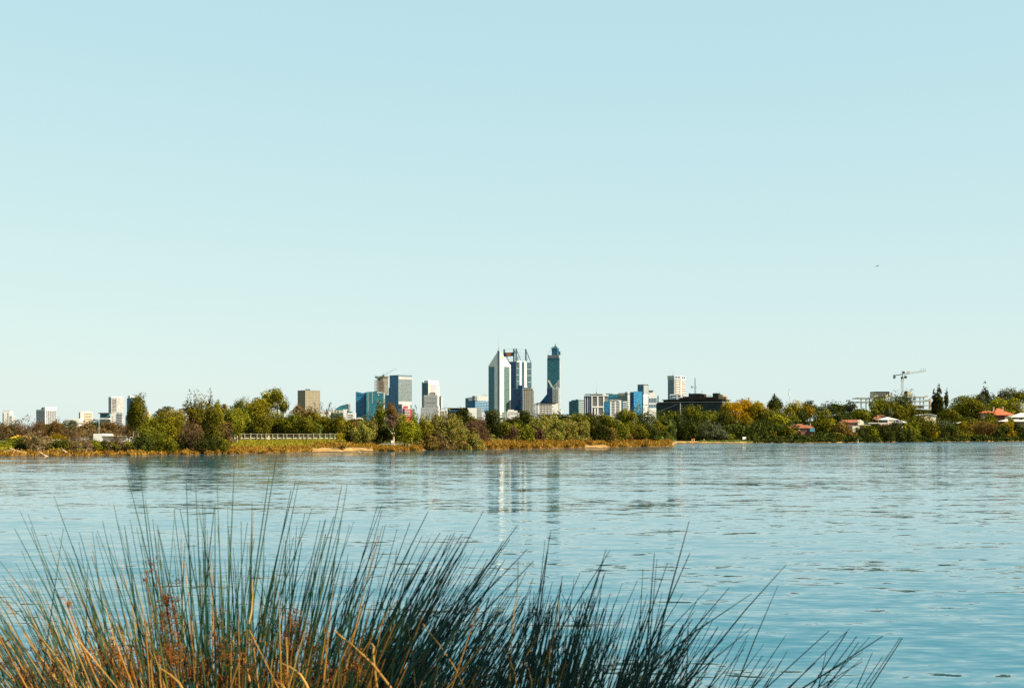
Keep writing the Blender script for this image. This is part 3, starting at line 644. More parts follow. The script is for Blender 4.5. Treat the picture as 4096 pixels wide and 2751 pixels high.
b.mast(4, (2416-2386)*b.k, 1521, 1579, 0.35); MB().box(3, 6, (2416-2387)*b.k, (2416-2384)*b.k, b.Z(1576), b.Z(1567)).build("roof_antenna_base", M_DKSTEEL, b.root)
b = B("glass_block", "small bright blue glass block between white framed office and white balconies", OFF, 2441, 3600, 0)
b.front("wall", M_BLUE, 2416.5, 2441, 1608); b.front("parapet", M_TEAL, 2416.5, 2441, 1606, 1608, 10, 0.4); b.front("base_strip", M_NAVY, 2416.5, 2441, 1648, out=0.5)
b = B("apartment_block", "white apartment block with stacked shaded balconies among blue glass offices", APT, 2485, 3550, 0)
b.front("wall", M_WHITE, 2441, 2485, 1600); b.front("roof_slab", M_PALE, 2440, 2476, 1597.5, 1600, out=1.5); b.front("glass_strip", M_BLUBAND, 2484, 2491, 1602, out=-0.5); b.front("wing", M_WHITE, 2491, 2508, 1605)
for i in range(9):
    b.front("painted_balcony_shade", M_DKBAND, 2447, 2459, 1606 + i*6.3, 1609.4 + i*6.3, out=0.4); b.front("painted_balcony_shade", M_DKBAND, 2465, 2478, 1606 + i*6.3, 1609.4 + i*6.3, out=0.4)  # flat dark strips paint the shade in the balconies
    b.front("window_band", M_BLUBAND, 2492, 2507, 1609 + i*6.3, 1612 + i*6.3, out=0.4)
b = B("teal_office", "dark teal office standing behind the white framed office", OFF, 2472, 3950, 0)
b.front("wall", M_TEAL, 2427, 2472, 1576); b.front("parapet", M_GREY, 2425, 2450, 1573, 1576); b.front("window_band", M_NAVY, 2428, 2471, 1590, 1593, out=0.4)
b = B("banded_office", "pale green banded office with a cream rooftop box", OFF, 2510, 3900, 35)
b.body("wall", M_SEAG, 38, 11, 1574); b.bandsL(M_PALE, 1, 37, 1580, 1660, 11, 0.35, out=0.5); b.body("penthouse", M_CREAM, 35, 3, 1571, 1580, l0=10, r0=-0.2); b.body("roof_box", M_PALE, 10, 6, 1567, 1574, l0=0, r0=0.2); b.bandsR(M_WHITE, 0, 11, 1578, 1660, 11, 0.4)
b = B("blue_office", "deep blue glass office beside the tall dark box tower", OFF, 2535, 3800, 40)
b.body("wall", M_BLUE, 14, 38, 1567); b.body("navy_face", M_NAVY, 14, -0.01, 1575, l0=0.2, r0=-0.3); b.body("upper_step", M_BLUE, 2, 38, 1564, 1567, r0=4); b.body("pale_panel", M_SEAG, -0.1, 24, 1610, 1640, l0=-0.5, r0=18)
b = B("box_tower", "tall blue grey box tower with a white fluted lower wall", TOW, 2574, 3950, 42)
b.body("wall", M_GREYGL, 22, 22, 1539); b.body("dark_face", M_GREYGRID, -0.01, 20, 1541, 1578, l0=-0.3, r0=1.5); b.body("parapet", M_DKBRN, 22, 22, 1537, 1539, l0=-0.3, r0=-0.3); b.body("fluted_wall", M_WHITE, 0, 23, 1578, l0=-2.5, r0=-3)
b.body("left_face", M_BLUE, 21, -0.01, 1542, l0=1, r0=-0.3)
for i in range(5): b.body("flute", M_GREY, -2.4, 0.6 + i*5, 1581, 1640, l0=-2.7, r0=-1.0 + i*5)
b = B("white_office", "white gridded office with a stepped crown right of the box tower", OFF, 2634, 3750, 0)
b.front("wall", M_WHITE, 2594, 2629, 1583); b.front("side_glass", M_BLUE, 2629.3, 2635, 1583, out=-2); b.front("crown_step", M_WHITE, 2597, 2622, 1571, 1583, 14); b.front("crown_step", M_PALE, 2597, 2612, 1563, 1571, 10); b.front("roof_canopy", M_DKBRN, 2594, 2614, 1561.5, 1563, 10, 2)
for i in range(5):
    b.front("window", M_BLUBAND, 2597 + i*6.3, 2601 + i*6.3, 1592, 1610, out=0.4); b.front("window", M_BLUBAND, 2597 + i*6.3, 2601 + i*6.3, 1617, 1631, out=0.4)
b.front("base_slab", M_WHITE, 2594, 2640, 1635, out=4)

# ---- white balconied tower
b = B("apartment_tower", "white balconied tower of rounded bays rising above the dark flat building", "tower", 2697, 3300, 35)
b.body("wall", M_GREYGRID, 24, 4, 1516); b.bandsL(M_BLUBAND, 3, 12, 1520, 1600, 13, 0.55); b.bandsL(M_BLUBAND, 14, 22, 1520, 1600, 13, 0.45)
b.body("top_storey", M_PALE, 25, 52, 1502, 1516, l0=-0.3, r0=-0.3)
def bay(b, r0, r1, v1, v0, n):
    cx, rad = (b.P(r0) + b.P(r1)) / 2, (b.P(r1) - b.P(r0)) / 2
    pts = [(cx - rad, 1.5)] + [(cx - rad*math.cos(t*math.pi/8), 1.0 - 5.0*math.sin(t*math.pi/8)) for t in range(9)] + [(cx + rad, 1.5)]
    MB().prism(pts[::1], b.Z(v0), b.Z(v1)).build("bay", M_WHITE, b.root)
    for i in range(n):
        t = v1 + (v0 - v1) * (i + 0.5) / n
        p2 = [(cx + (x - cx)*1.02, y*1.04 - 0.1) for x, y in pts]
        MB().prism(p2, b.Z(t + (v0-v1)/n*0.52), b.Z(t)).build("painted_balcony_shade", M_WARMBAND, b.root)  # dark ring painted as balcony shade, nothing is set back
b.body("core", M_WHITE, 20, 54, 1502, r0=3)
bay(b, 3, 25, 1514, 1604, 13); bay(b, 31, 54, 1514, 1604, 13)
b.body("white_column", M_WHITE, -2.6, 30.5, 1500.5, l0=-4, r0=25.5)
for r0, r1 in ((4, 13), (16, 22), (33, 42), (45, 52)): b.body("top_window", M_NAVY, -0.1, r1, 1505, 1512, l0=-0.6, r0=r0)
b.mast(12, 10, 1478, 1502, 0.4); MB().tube([(12, 10, b.Z(1502)), (12, 10, b.Z(1491))], [0.9, 0.6], 5).build("antenna_base", M_STEEL, b.root)
b = B("office_building", "small blue office with white frame at the foot of the balconied tower", OFF, 2728, 3000, 0)
b.front("wall", M_BLUBAND, 2683, 2722, 1580); b.front("roof_slab", M_WHITE, 2680, 2736, 1577, 1580, out=1.5); b.front("column", M_WHITE, 2706, 2709, 1572, out=1.5); b.front("frame", M_WHITE, 2687, 2722, 1588, 1590, out=0.8); b.front("white_wing", M_WHITE, 2722.3, 2745, 1584)

b = B("lattice_mast", "thin lattice radio mast with a side dish above the dark flat roof", "radio mast", 2780, 2428, 0, gb=Z(1572, 2400) - 0.05, group=None)
zt = b.Z(1512); w_ = 1.5
for x, y in ((-w_, -w_), (w_, -w_), (0, w_)): MB().tube([(x, y, 0), (x*0.25, y*0.25, zt)], 0.22, 4).build("leg", M_DKSTEEL, b.root)
lt = MB(); n = 14
for i in range(n):
    f0, f1 = i/n, (i+1)/n; s0, s1 = 1-0.75*f0, 1-0.75*f1
    lt.tube([(-w_*s0, -w_*s0, zt*f0), (w_*s1, -w_*s1, zt*f1)], 0.12, 3).tube([(w_*s0, -w_*s0, zt*f0), (0, w_*s1, zt*f1)], 0.12, 3).tube([(0, w_*s0, zt*f0), (-w_*s1, -w_*s1, zt*f1)], 0.12, 3)
lt.build("lattice", M_DKSTEEL, b.root)
MB().tube([(0, 0, zt*0.42), (0, 5, zt*0.42), (0, 5, zt*0.5)], 0.3, 4).build("side_arm", M_DKSTEEL, b.root)
MB().poly([(0.2, 4, zt*.36), (0.2, 6.6, zt*.36), (0.2, 6.6, zt*.52), (0.2, 4, zt*.44), (1.0, 5.2, zt*.42)], [(0,1,2,3), (0,1,4), (1,2,4), (2,3,4), (3,0,4)]).build("dish", M_GREY, b.root)
MB().tube([(0, -0.2, zt*.3), (0, -4, zt*.45)], 0.25, 4).build("side_arm", M_DKSTEEL, b.root)

# ---- dark flat building
b = B("dark_flat_building", "long dark concrete building with an overhanging roof deck and rooftop plant", OFF, 2890, 2400, 20, gb=4)
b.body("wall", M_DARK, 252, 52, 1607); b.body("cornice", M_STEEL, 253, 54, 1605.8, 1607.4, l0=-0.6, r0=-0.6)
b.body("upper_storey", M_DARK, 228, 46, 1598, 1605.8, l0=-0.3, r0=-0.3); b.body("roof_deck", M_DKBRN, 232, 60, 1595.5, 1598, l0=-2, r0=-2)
b.body("painted_lit_side", M_DKBRN, -0.01, 51, 1608, l0=-0.1, r0=0.6)  # sunlit face painted browner than the dark concrete
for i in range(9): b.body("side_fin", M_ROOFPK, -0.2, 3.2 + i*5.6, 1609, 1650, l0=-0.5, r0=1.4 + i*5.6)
for v in (1615, 1624, 1633, 1642): b.body("floor_line", M_DKSTEEL, 250, -0.1, v, v+1.6, l0=1, r0=-0.25)
b.body("glass_end", M_TEAL, 256, 3, 1611, l0=252.3)
z0 = b.Z(1595.5)
def pl(name, m, u0, u1, v1, v0=1595.5, d0=4, d1=22): return MB().box(d0, d1, b.Q(2890-u1), b.Q(2890-u0), b.Z(v0), b.Z(v1)).build(name, m, b.root)
pl("plant_room", M_DARK, 2758, 2804, 1572); pl("plant_room", M_DKBRN, 2804.5, 2818, 1574, d0=6); pl("low_plant", M_DARK, 2722, 2757.5, 1588); pl("low_plant", M_DARK, 2735, 2757.5, 1584, 1588, 6, 20)
pl("low_plant", M_DKBRN, 2818.5, 2850, 1586, d0=6); pl("pipe_rack", M_ROOFPK, 2822, 2844, 1580, 1582, 8, 10); pl("plant_room", M_DARK, 2850.5, 2872, 1571.5); pl("painted_lit_plant", M_ROOFPK, 2872.5, 2888, 1577, d0=5); pl("painted_lit_plant", M_ROOFPK, 2888.5, 2902, 1585, d0=5)  # sunlit plant boxes have the light painted into their brown
for u, v in ((2808, 1560), (2760, 1566), (2862, 1565), (2874, 1564)): MB().tube([(8, b.Q(2890-u), b.Z(1574)), (8, b.Q(2890-u), b.Z(v))], 0.3, 4).build("vent_pipe", M_DKSTEEL, b.root)
MB().tube([(-2.0, b.Q(270), b.Z(1653)), (-2.0, b.Q(170), b.Z(1615))], 0.30, 4).build("sloping_rail", M_STEEL, b.root)
MB().tube([(-2.0, b.Q(273), b.Z(1665)), (-2.0, b.Q(270), b.Z(1653))], 0.30, 4).build("rail_post", M_STEEL, b.root)
b = B("light_pole", "pale pole with three short side arms before the dark flat building", "light pole", 2721, 1000, 0, gb=gz(2721, 1000), group=None)
MB().tube([(0, 0, 0), (0, 0, b.Z(1612))], [0.28, 0.2], 6).build("pole", M_STEEL, b.root)
for v in (1622, 1633, 1643):
    a_ = MB().tube([(0, 0, b.Z(v-2)), (0, -1.2, b.Z(v)), (0, -1.4, b.Z(v+3))], 0.13, 4).build("lamp_arm", M_STEEL, b.root)
b = B("flagpole", "faint tall white pole with a pale banner near the conical pine", "flagpole", 3158.5, 1150, 0, gb=gz(3158, 1150), group=None)
MB().tube([(0, 0, 0), (0, 0, b.Z(1555))], [0.2, 0.16], 6).build("pole", M_STEEL, b.root)
MB().tube([(0, 0.4, b.Z(1582)), (0, 0.4, b.Z(1570)), (0, 0.4, b.Z(1556))], [0.55, 0.5, 0.2], 5).build("banner", M_WHITE, b.root)
# ------------------------------------------------------------------ houses and works on the right-hand hill
M_TERRA = surf("terracotta roof tiles", (0.36, 0.0828, 0.0252), 0.7, 0.22, 0.9)
M_TERRA2 = surf("faded red roof tiles", (0.20, 0.066, 0.026), 0.75, 0.3, 0.6)
M_ROOFW = surf("pale roof sheeting", (0.46, 0.42, 0.35), 0.5, 0.08, 0.15)
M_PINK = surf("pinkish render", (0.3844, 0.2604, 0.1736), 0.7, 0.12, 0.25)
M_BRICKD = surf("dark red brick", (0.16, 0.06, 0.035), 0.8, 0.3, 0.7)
M_GLASSD = surf("dark window glass", (0.02, 0.025, 0.03), 0.1, 0.3, 0.4, 0.6)
M_AWN = surf("light blue panel", (0.06, 0.192, 0.27), 0.5, 0.1, 0.3)
M_SOLAR = surf("solar glass", (0.02, 0.03, 0.08), 0.1, 0.2, 0.5, 0.6)
M_RAIL = surf("greyed rail timber", (0.36, 0.32, 0.20), 0.85, 0.25, 1.2)
M_TIMBER = surf("sunbleached timber", (0.525, 0.465, 0.315), 0.8, 0.15, 1.2)
M_SLAB = surf("raw slab concrete", (0.26, 0.24, 0.19), 0.8, 0.2, 0.15)
M_FORM = surf("yellow brown formwork", (0.40, 0.34, 0.19), 0.8, 0.2, 0.15)

class HB(B):
    pass
HS = "houses among the trees of the far shore"
def hip(b, name, m, u0, u1, ua, ub, ve, vr, d0, d1, over=0.5, parent=None):
    """hip roof over columns u0..u1, ridge ua..ub; eave row ve, ridge row vr; depth d0..d1 (square-on house)"""
    q = lambda u: (b.u - u) * b.k
    ze, zr = b.Z(ve), b.Z(vr); dm = (d0 + d1) / 2
    vs = [(d0-over, q(u0)+over, ze), (d1+over, q(u0)+over, ze), (d1+over, q(u1)-over, ze), (d0-over, q(u1)-over, ze), (dm, q(ua), zr), (dm, q(ub), zr)]
    lo = [(x, y, ze-0.25) for x, y, _ in vs[:4]]
    return MB().poly(vs + lo, [(0,1,4), (1,2,5,4), (2,3,5), (3,0,4,5), (6,7,8,9), (0,6,9,3), (3,9,8,2), (2,8,7,1), (1,7,6,0)]).build(name, m, parent or b.root)

def house(name, label, u, Y, vb):
    g = min(gz(u, Y), Z(vb, Y)) - 0.5
    return HB(name, label, "house", u, Y, 0, gb=g, group=HS)

b = house("red_roof_house", "low house with a faded red hipped roof and light blue panel, half hidden by trees", 3253, 800, 1740)
b.front("wall", M_BRICKD, 3166, 3250, 1712, None, 9); hip(b, "roof", M_TERRA2, 3162, 3253, 3180, 3246, 1711, 1699, 0, 9)
hip(b, "upper_roof", M_TERRA2, 3188, 3222, 3195, 3215, 1705, 1695, 2, 8); hip(b, "porch_roof", M_TERRA2, 3150, 3176, 3156, 3170, 1711, 1705, -3, 4)
b.front("window", M_CREAM, 3193, 3199, 1715, 1723, 0.2, 0.1); b.front("window", M_GLASSD, 3206, 3222, 1715, 1724, 0.2, 0.1); b.front("blue_panel", M_AWN, 3238, 3257, 1713, 1726, 0.3, 1.2); b.front("chimney", M_PINK, 3245, 3248, 1693, 1700, 4, -3)

b = house("gabled_house", "cream house with a sunlit gable end and long red roof above the shore trees", 3455, 860, 1735)
b.front("wall", M_BRICKD, 3372, 3430, 1688, None, 10)
q = lambda u: (b.u - u) * b.k
vs = [(-1, q(3430), 0), (-1, q(3454), 0), (-1, q(3454), b.Z(1687)), (-1, q(3442), b.Z(1678)), (-1, q(3430), b.Z(1685))]
MB().poly(vs + [(10, y, z) for _, y, z in vs], [(0,1,2,3,4), (5,6,7,8,9)[::-1]] + [(i, i+5, (i+1) % 5 + 5, (i+1) % 5) for i in range(5)]).build("gable_wall", M_CREAM, b.root)
hip(b, "roof", M_TERRA2, 3368, 3440, 3378, 3436, 1688.5, 1677.5, 0, 10); b.front("window", M_GLASSD, 3434, 3436.5, 1686, 1692, 0.2, 1.15); b.front("dark_verandah", M_GLASSD, 3402, 3427, 1690, 1698, 0.3, 0.2)
b.front("terrace_wall", M_CREAM, 3396, 3424, 1703, None, 5, 9); b.front("terrace_arch", M_WARMBAND, 3412, 3414, 1708, 1722, 0.3, 9.2); b.front("flat_roof", M_ROOFW, 3424, 3470, 1698, 1700.5, 12, 7); b.front("chimney", M_PINK, 3395, 3398, 1673, 1680, 4, -4)

b = house("pavilion_house", "house under a pale pyramid roof with a long white terrace and solar panels", 3620, 900, 1720)
b.front("wall", M_CREAM, 3552, 3588, 1678, None, 10); b.front("dark_verandah", M_GLASSD, 3530, 3552, 1679, 1690, 8, -1); hip(b, "roof", M_ROOFW, 3525, 3590, 3556, 3562, 1677.5, 1667, 0, 12); b.front("post", M_WHITE, 3550, 3552.5, 1678, 1692, 0.6, 0.8)
b.front("terrace_slab", M_ROOFW, 3466, 3552, 1690, 1694, 14, 5); b.front("wing", M_WHITE, 3588.5, 3612, 1685, None, 8)
hip(b, "wing_roof", M_ROOFW, 3572, 3617, 3590, 3605, 1689, 1680, -4, 6)
MB().poly([(-4.2, q_, z_) for q_, z_ in ((b.Q(44), b.Z(1688)), (b.Q(14), b.Z(1688)), (b.Q(18), b.Z(1683.5)), (b.Q(38), b.Z(1683.5)))] + [(-3.2, b.Q(44), b.Z(1688)), (-3.2, b.Q(14), b.Z(1688)), (-1.6, b.Q(18), b.Z(1683)), (-1.6, b.Q(38), b.Z(1683))], [(0,1,2,3), (7,6,5,4), (0,4,5,1), (2,6,7,3)]).build("solar_panel", M_SOLAR, b.root)
b.front("low_wall", M_PINK, 3510, 3560, 1694, 1700, 0.5, 5.5)

b = house("brick_house", "small brick house with a red hipped roof behind the pale pyramid roof", 3547, 960, 1720)
b.front("wall", M_BRICKD, 3512, 3545, 1673, None, 9); hip(b, "roof", M_TERRA2, 3508, 3548, 3517, 3542, 1672, 1659.5, 0, 9); hip(b, "side_roof", M_TERRA2, 3497, 3512, 3502, 3508, 1675, 1667, 0, 6); b.front("window", M_GLASSD, 3518, 3526, 1677, 1684, 0.2, 0.1)

b = house("cream_house", "cream house under a pale curved roof below the cypresses", 3746, 960, 1700)
b.front("wall", M_CREAM, 3702, 3744, 1662, None, 9)
q = lambda u: (b.u - u) * b.k
arc = [(q(3676 + i*7.1), b.Z(1663 - 7.5*math.sin(math.pi*(0.15 + 0.75*i/10)))) for i in range(11)]
vs = [(-0.6, y, z) for y, z in arc] + [(-0.6, y, z-0.35) for y, z in arc[::-1]]; n = len(vs)
MB().poly(vs + [(10, y, z) for _, y, z in vs], [tuple(range(n)), tuple(range(n, 2*n))[::-1]] + [(i, i+n, (i+1) % n + n, (i+1) % n) for i in range(n)]).build("curved_roof", M_ROOFW, b.root)
b.front("window", M_GLASSD, 3712, 3722, 1667, 1674, 0.2, 0.1); b.front("side_wall", M_PINK, 3684, 3701.8, 1665, None, 7)

b = house("terracotta_house", "large house with a bright terracotta hipped roof and two chimneys", 4052, 1085, 1690)
b.front("wall", M_PINK, 4019, 4050, 1658, None, 12); b.front("painted_shade_wall", M_BRICKD, 3976, 4018.8, 1659, None, 11, -1)  # dark brick tone paints the shade on the side wall
hip(b, "roof", M_TERRA, 3972, 4032, 4000, 4010, 1659, 1632, -1, 14); hip(b, "side_roof", M_TERRA, 4018, 4056, 4018, 4034, 1657.5, 1644, 0.5, 12.5); hip(b, "low_roof", M_TERRA, 3933, 3980, 3944, 3980, 1650, 1643, 2, 10)
b.front("low_wall", M_PINK, 3936, 3976, 1651, None, 8, -3)
for u0, u1, v in ((3983.5, 3988, 1629), (4020.5, 4025.5, 1628)):
    c_ = b.front("chimney", M_PINK, u0, u1, v, 1648, 7.5, -6); b.front("chimney_cap", M_CREAM, u0-0.8, u1+0.8, v-1.5, v, 8, -5.5, parent=c_)
b.front("window", M_GLASSD, 4028, 4034, 1663, 1671, 0.2, 0.1); b.front("window", M_GLASSD, 4040, 4046, 1663, 1671, 0.2, 0.1); b.front("verandah_edge", M_TERRA2, 4000, 4022, 1678, 1681, 4, 3)

b = house("white_roof_house", "house with two stepped white roofs at the edge of the picture beside the terracotta roof", 4150, 1060, 1710)
b.front("wall", M_PINK, 4070, 4150, 1685, None, 9, 0); b.front("painted_shade_wall", M_BRICKD, 4062, 4069.8, 1686, None, 6)  # narrow wall painted dark to stand for shade
hip(b, "lower_roof", M_ROOFW, 4004, 4150, 4040, 4120, 1684.5, 1674, -2, 9, 0.6); b.front("upper_wall", M_CREAM, 4078, 4150, 1666, 1676, 8, -3); hip(b, "upper_roof", M_ROOFW, 4052, 4160, 4096, 4140, 1667, 1650, 2, 13, 0.6)
b.front("window", M_GLASSD, 4088, 4096, 1668, 1674, 0.2, -2.9)

# construction frame and its crane on the hill
b = B("concrete_frame", "unfinished concrete building frame with open floors on the hilltop", "construction site", 3740, 1250, 0, gb=gz(3600, 1250) - 1.0, group=None)
b.front("floor_slab", M_SLAB, 3432, 3540, 1590, 1593, 22, 1); b.front("floor_slab", M_SLAB, 3432, 3540, 1605.5, 1609, 22, 1)
for u in (3446, 3466, 3480, 3500, 3520): b.front("column", M_SLAB, u-1.7, u+1.7, 1593, None, 1.2, -2)
b.front("formwork_block", M_FORM, 3496, 3556, 1570, 1588, 14, -3); b.front("painted_shade_end", M_DKBRN, 3556.2, 3561, 1566, 1588, 14, -3); b.front("block_roof", M_DKBRN, 3498, 3561, 1565.5, 1569.8, 16, -2)  # dark brown puts shade into the end's colour
b.front("blue_hoarding", M_SOLAR, 3505, 3542, 1586, 1589.8, 0.5, 2)
for i in range(7): b.front("railing_post", M_STEEL, 3482 + i*9.5, 3482.6 + i*9.5, 1572, 1590, 0.3, 0.5)
b.front("scaffold_rail", M_STEEL, 3482, 3545, 1572, 1572.6, 0.3, 0.5)
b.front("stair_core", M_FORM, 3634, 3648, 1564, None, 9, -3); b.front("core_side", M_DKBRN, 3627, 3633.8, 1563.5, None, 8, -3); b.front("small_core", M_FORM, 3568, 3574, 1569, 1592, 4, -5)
for v0, u1 in ((1585.5, 3712), (1602, 3720), (1619, 3722), (1636, 3724)): b.front("floor_slab", M_PALE, 3590, u1, v0, v0+3, 20, 0.8)
for u in (3600, 3616, 3661, 3681, 3695): b.front("column", M_SLAB, u-1.6, u+1.6, 1588, None, 1.2, -0.5)
b.front("end_column", M_PINK, 3719, 3724, 1594, None, 3, 0.2); b.front("infill_wall", M_SLAB, 3655, 3694, 1623, 1633, 0.5, -2); b.front("base_wall", M_TAN, 3650, 3724, 1639, None, 12, 0.4); b.front("tool_stack", M_FORM, 3704, 3716, 1581, 1585.5, 4, -2)
b.front("formwork_edge", M_FORM, 3704, 3720, 1599, 1602, 4, 1)

CY_ = 1245.0
b = B("tower_crane", "white tower crane with a slightly raised jib over the hilltop building frame", "crane", 3609, CY_, 0, gb=gz(3609, CY_) - 0.5, group=None)
k = b.k; zj = b.Z(1497); zs = b.Z(1514)
def lattice(p0, p1, wd, n, rad, name, m, parent):
    p0, p1 = Vector(p0), Vector(p1); d = (p1-p0).normalized(); a_ = d.orthogonal().normalized()*wd; c_ = d.cross(a_).normalized()*wd
    mb = MB(); cs = [a_+c_, a_-c_, -a_-c_, -a_+c_]
    for c0 in cs: mb.tube([p0+c0, p1+c0], rad, 4)
    for i in range(n):
        s0, s1 = p0.lerp(p1, i/n), p0.lerp(p1, (i+1)/n)
        for j in range(4): mb.tube([s0+cs[j], s1+cs[(j+1) % 4]], rad*0.6, 3)
    return mb.build(name, m, parent)
lattice((0, 0, 0), (0, 0, zs), 0.75, 22, 0.14, "mast", M_STEEL, b.root)
MB().prism([(1.3*math.cos(t*math.pi/4), 1.3*math.sin(t*math.pi/4)) for t in range(8)], zs, zs+1.6).build("slewing_ring", M_DKSTEEL, b.root)
sl_ = (1486 - 1502) / (3704 - 3575) * -1.0
jz = lambda du: zj + du * k * 0.155
lattice((0, -3*k, jz(3)), (0, -95*k, jz(95)), 0.42, 30, 0.10, "jib", M_STEEL, b.root)
MB().tube([(0, 34*k, jz(-34)), (0, 0, jz(0))], 0.55, 4).build("counter_jib", M_DKSTEEL, b.root)
MB().box(-1, 1, 28*k, 35*k, jz(-33)-2.6, jz(-31)+0.6).build("counterweight", M_DKSTEEL, b.root)
MB().box(-1, 1, -9*k, 0, jz(8)+0.4, jz(8)+2.4).build("winch_house", M_SOLAR, b.root); MB().box(-0.8, 0.8, -30*k, -20*k, jz(25)+0.5, jz(25)+1.9).build("hoist_drum", M_FORM, b.root)
MB().tube([(0, -3*k, zs+1.6), (0, -3*k, jz(3))], [1.0, 0.7], 6).build("slew_post", M_STEEL, b.root)
cb = MB().box(-1.0, 1.0, -17*k, -9*k, zs+0.2, zs+2.4).build("cab", M_DKBRN, b.root); MB().box(-1.05, 0.8, -17.3*k, -13*k, zs+1.0, zs+2.2).build("cab_window", M_GLASSD, cb)
tb = MB()
for i in range(4): tb.tube([(0, -(70+i*7)*k, jz(70+i*7)+0.5), (0, -(73+i*7)*k, jz(73+i*7)+2.4)], 0.12, 4)
tb.build("jib_sign_posts", M_DKSTEEL, b.root)

# ------------------------------------------------------------------ small things on the shores
def at(u, Y, dz=0.0): return (X(u, Y), Y, gz(u, Y) + dz)
r = empty("marker_post", (X(3881, 1000), 1000, -1.0), 0, "white channel marker post with a rusty top standing in the far shallows", "marker post")
MB().tube([(0, 0, 0), (0, 0, 1.0 + Z(1755, 1000))], [0.45, 0.42], 8).build("post", M_WHITE, r); MB().tube([(0, 0, 1.0 + Z(1755, 1000)), (0, 0, 1.0 + Z(1748, 1000))], [0.4, 0.25], 8).build("rusty_cap", M_BRICKD, r)
r = empty("mooring_stake", (X(4020, 1020), 1020, -1.0), 0, "thin pale stake by the hedge at the far shore, right of the marker post", "stake")
MB().tube([(0, 0, 0), (0, 0, 1.0 + Z(1759, 1020))], [0.3, 0.22], 6).build("pole", M_PALE, r); MB().tube([(0, 0, 1.0 + Z(1760, 1020)), (0, 0, 1.0 + Z(1758.4, 1020))], [0.34, 0.34], 6).build("collar", M_FORM, r)

def car(u, Y, z, m, label):
    r = empty("parked_car", (X(u, Y), Y, z), R(20), label, "car")
    prof = [(-2.1, .35), (-2.1, .85), (-1.5, .95), (-0.9, 1.42), (0.7, 1.45), (1.4, 0.95), (2.1, 0.8), (2.15, .35)]
    n = len(prof); vs = [(x, -0.85, z_) for x, z_ in prof] + [(x, 0.85, z_) for x, z_ in prof]
    MB().poly(vs, [tuple(range(n)), tuple(range(n, 2*n))[::-1]] + [(i, i+n, (i+1) % n + n, (i+1) % n) for i in range(n)]).build("body", m, r)
    MB().poly([(-0.95, -0.87, 1.36), (0.65, -0.87, 1.38), (1.15, -0.87, 1.0), (-1.25, -0.87, 1.0)], [(0,3,2,1)]).build("side_window", M_GLASSD, r)
    for x in (-1.35, 1.35):
        for y in (-0.8, 0.8):
            MB().tube([(x, y-0.1, 0.32), (x, y+0.1, 0.32)], 0.32, 10).build("wheel", M_DARK, r)
car(3821, 1075, Z(1695.5, 1075), M_WHITE, "white parked car on the slope below the big round tree")
r = empty("shade_sail", (X(3845, 1070), 1070, gz(3845, 1070)), 0, "small slanted white awning among shrubs near the white parked car", "awning")
zt_ = Z(1684, 1070) - gz(3845, 1070)
MB().poly([(-3.2, -1.5, zt_-1.5), (3.2, -1.5, zt_), (3.2, 1.5, zt_+.3), (-3.2, 1.5, zt_-1.2), (-3.2, -1.5, zt_-1.6), (3.2, -1.5, zt_-.1), (3.2, 1.5, zt_+.2), (-3.2, 1.5, zt_-1.3)], [(0,1,2,3), (7,6,5,4), (0,4,5,1), (1,5,6,2), (2,6,7,3), (3,7,4,0)]).build("canopy", M_WHITE, r)
for x, y, z_ in ((-3, -1.4, zt_-1.6), (3, -1.4, zt_-.15), (3, 1.4, zt_+.1), (-3, 1.4, zt_-1.4)): MB().tube([(x, y, 0), (x, y, z_)], 0.08, 5).build("pole", M_STEEL, r)

# picnic table and a white sign under the far trees
r = empty("picnic_table", at(2873, 770), R(8), "timber picnic table under the round grey green tree by the beach", "picnic table")
MB().box(-1.8, 1.8, -0.7, 0.7, 0.95, 1.1).build("table_top", M_TIMBER, r)
for y in (-1.15, 1.15): MB().box(-1.8, 1.8, y-.25, y+.25, 0.5, 0.6).build("bench", M_TIMBER, r)
for x in (-1.3, 1.3): MB().box(x-.08, x+.08, -1.1, 1.1, 0.0, 0.5).box(x-.08, x+.08, -.3, .3, .5, .95).build("frame", M_TIMBER, r)
r = empty("notice_board", at(2979, 775), R(15), "small white notice board standing on the bright far lawn", "sign")
MB().box(-1.3, 1.3, -0.06, 0.06, 0.7, 2.1).build("panel", M_WHITE, r)
for x in (-1.1, 1.1): MB().tube([(x, 0.1, 0), (x, 0.1, 2.0)], 0.07, 5).build("post", M_STEEL, r)
M_STUMP = surf('stump bark with painted sunlight', (0.36, 0.21, 0.07), 0.9, 0.2, 1.5)  # warm sunlight is put into this bark colour
for (u, hgt, lab) in ((2767, 1.5, "first of two pale sunlit stumps beneath the very dark far tree"), (2775, 1.7, "taller split stump, second of two beneath the very dark far tree"), (2815, 1.3, "single orange lit stump between the dark tree and the picnic table")):
    r = empty("tree_stump", at(u, 752), 0, lab, "tree stump")
    MB().tube([(0, 0, -0.2), (0.1, 0, hgt*0.5), (0.0, 0, hgt)], [0.42, 0.27, 0.15], 7).build("trunk", M_STUMP, r)
    MB().tube([(0, 0, hgt*0.4), (0.5, 0, hgt*0.9)], [0.3, 0.15], 6).build("stub_branch", M_STUMP, r)

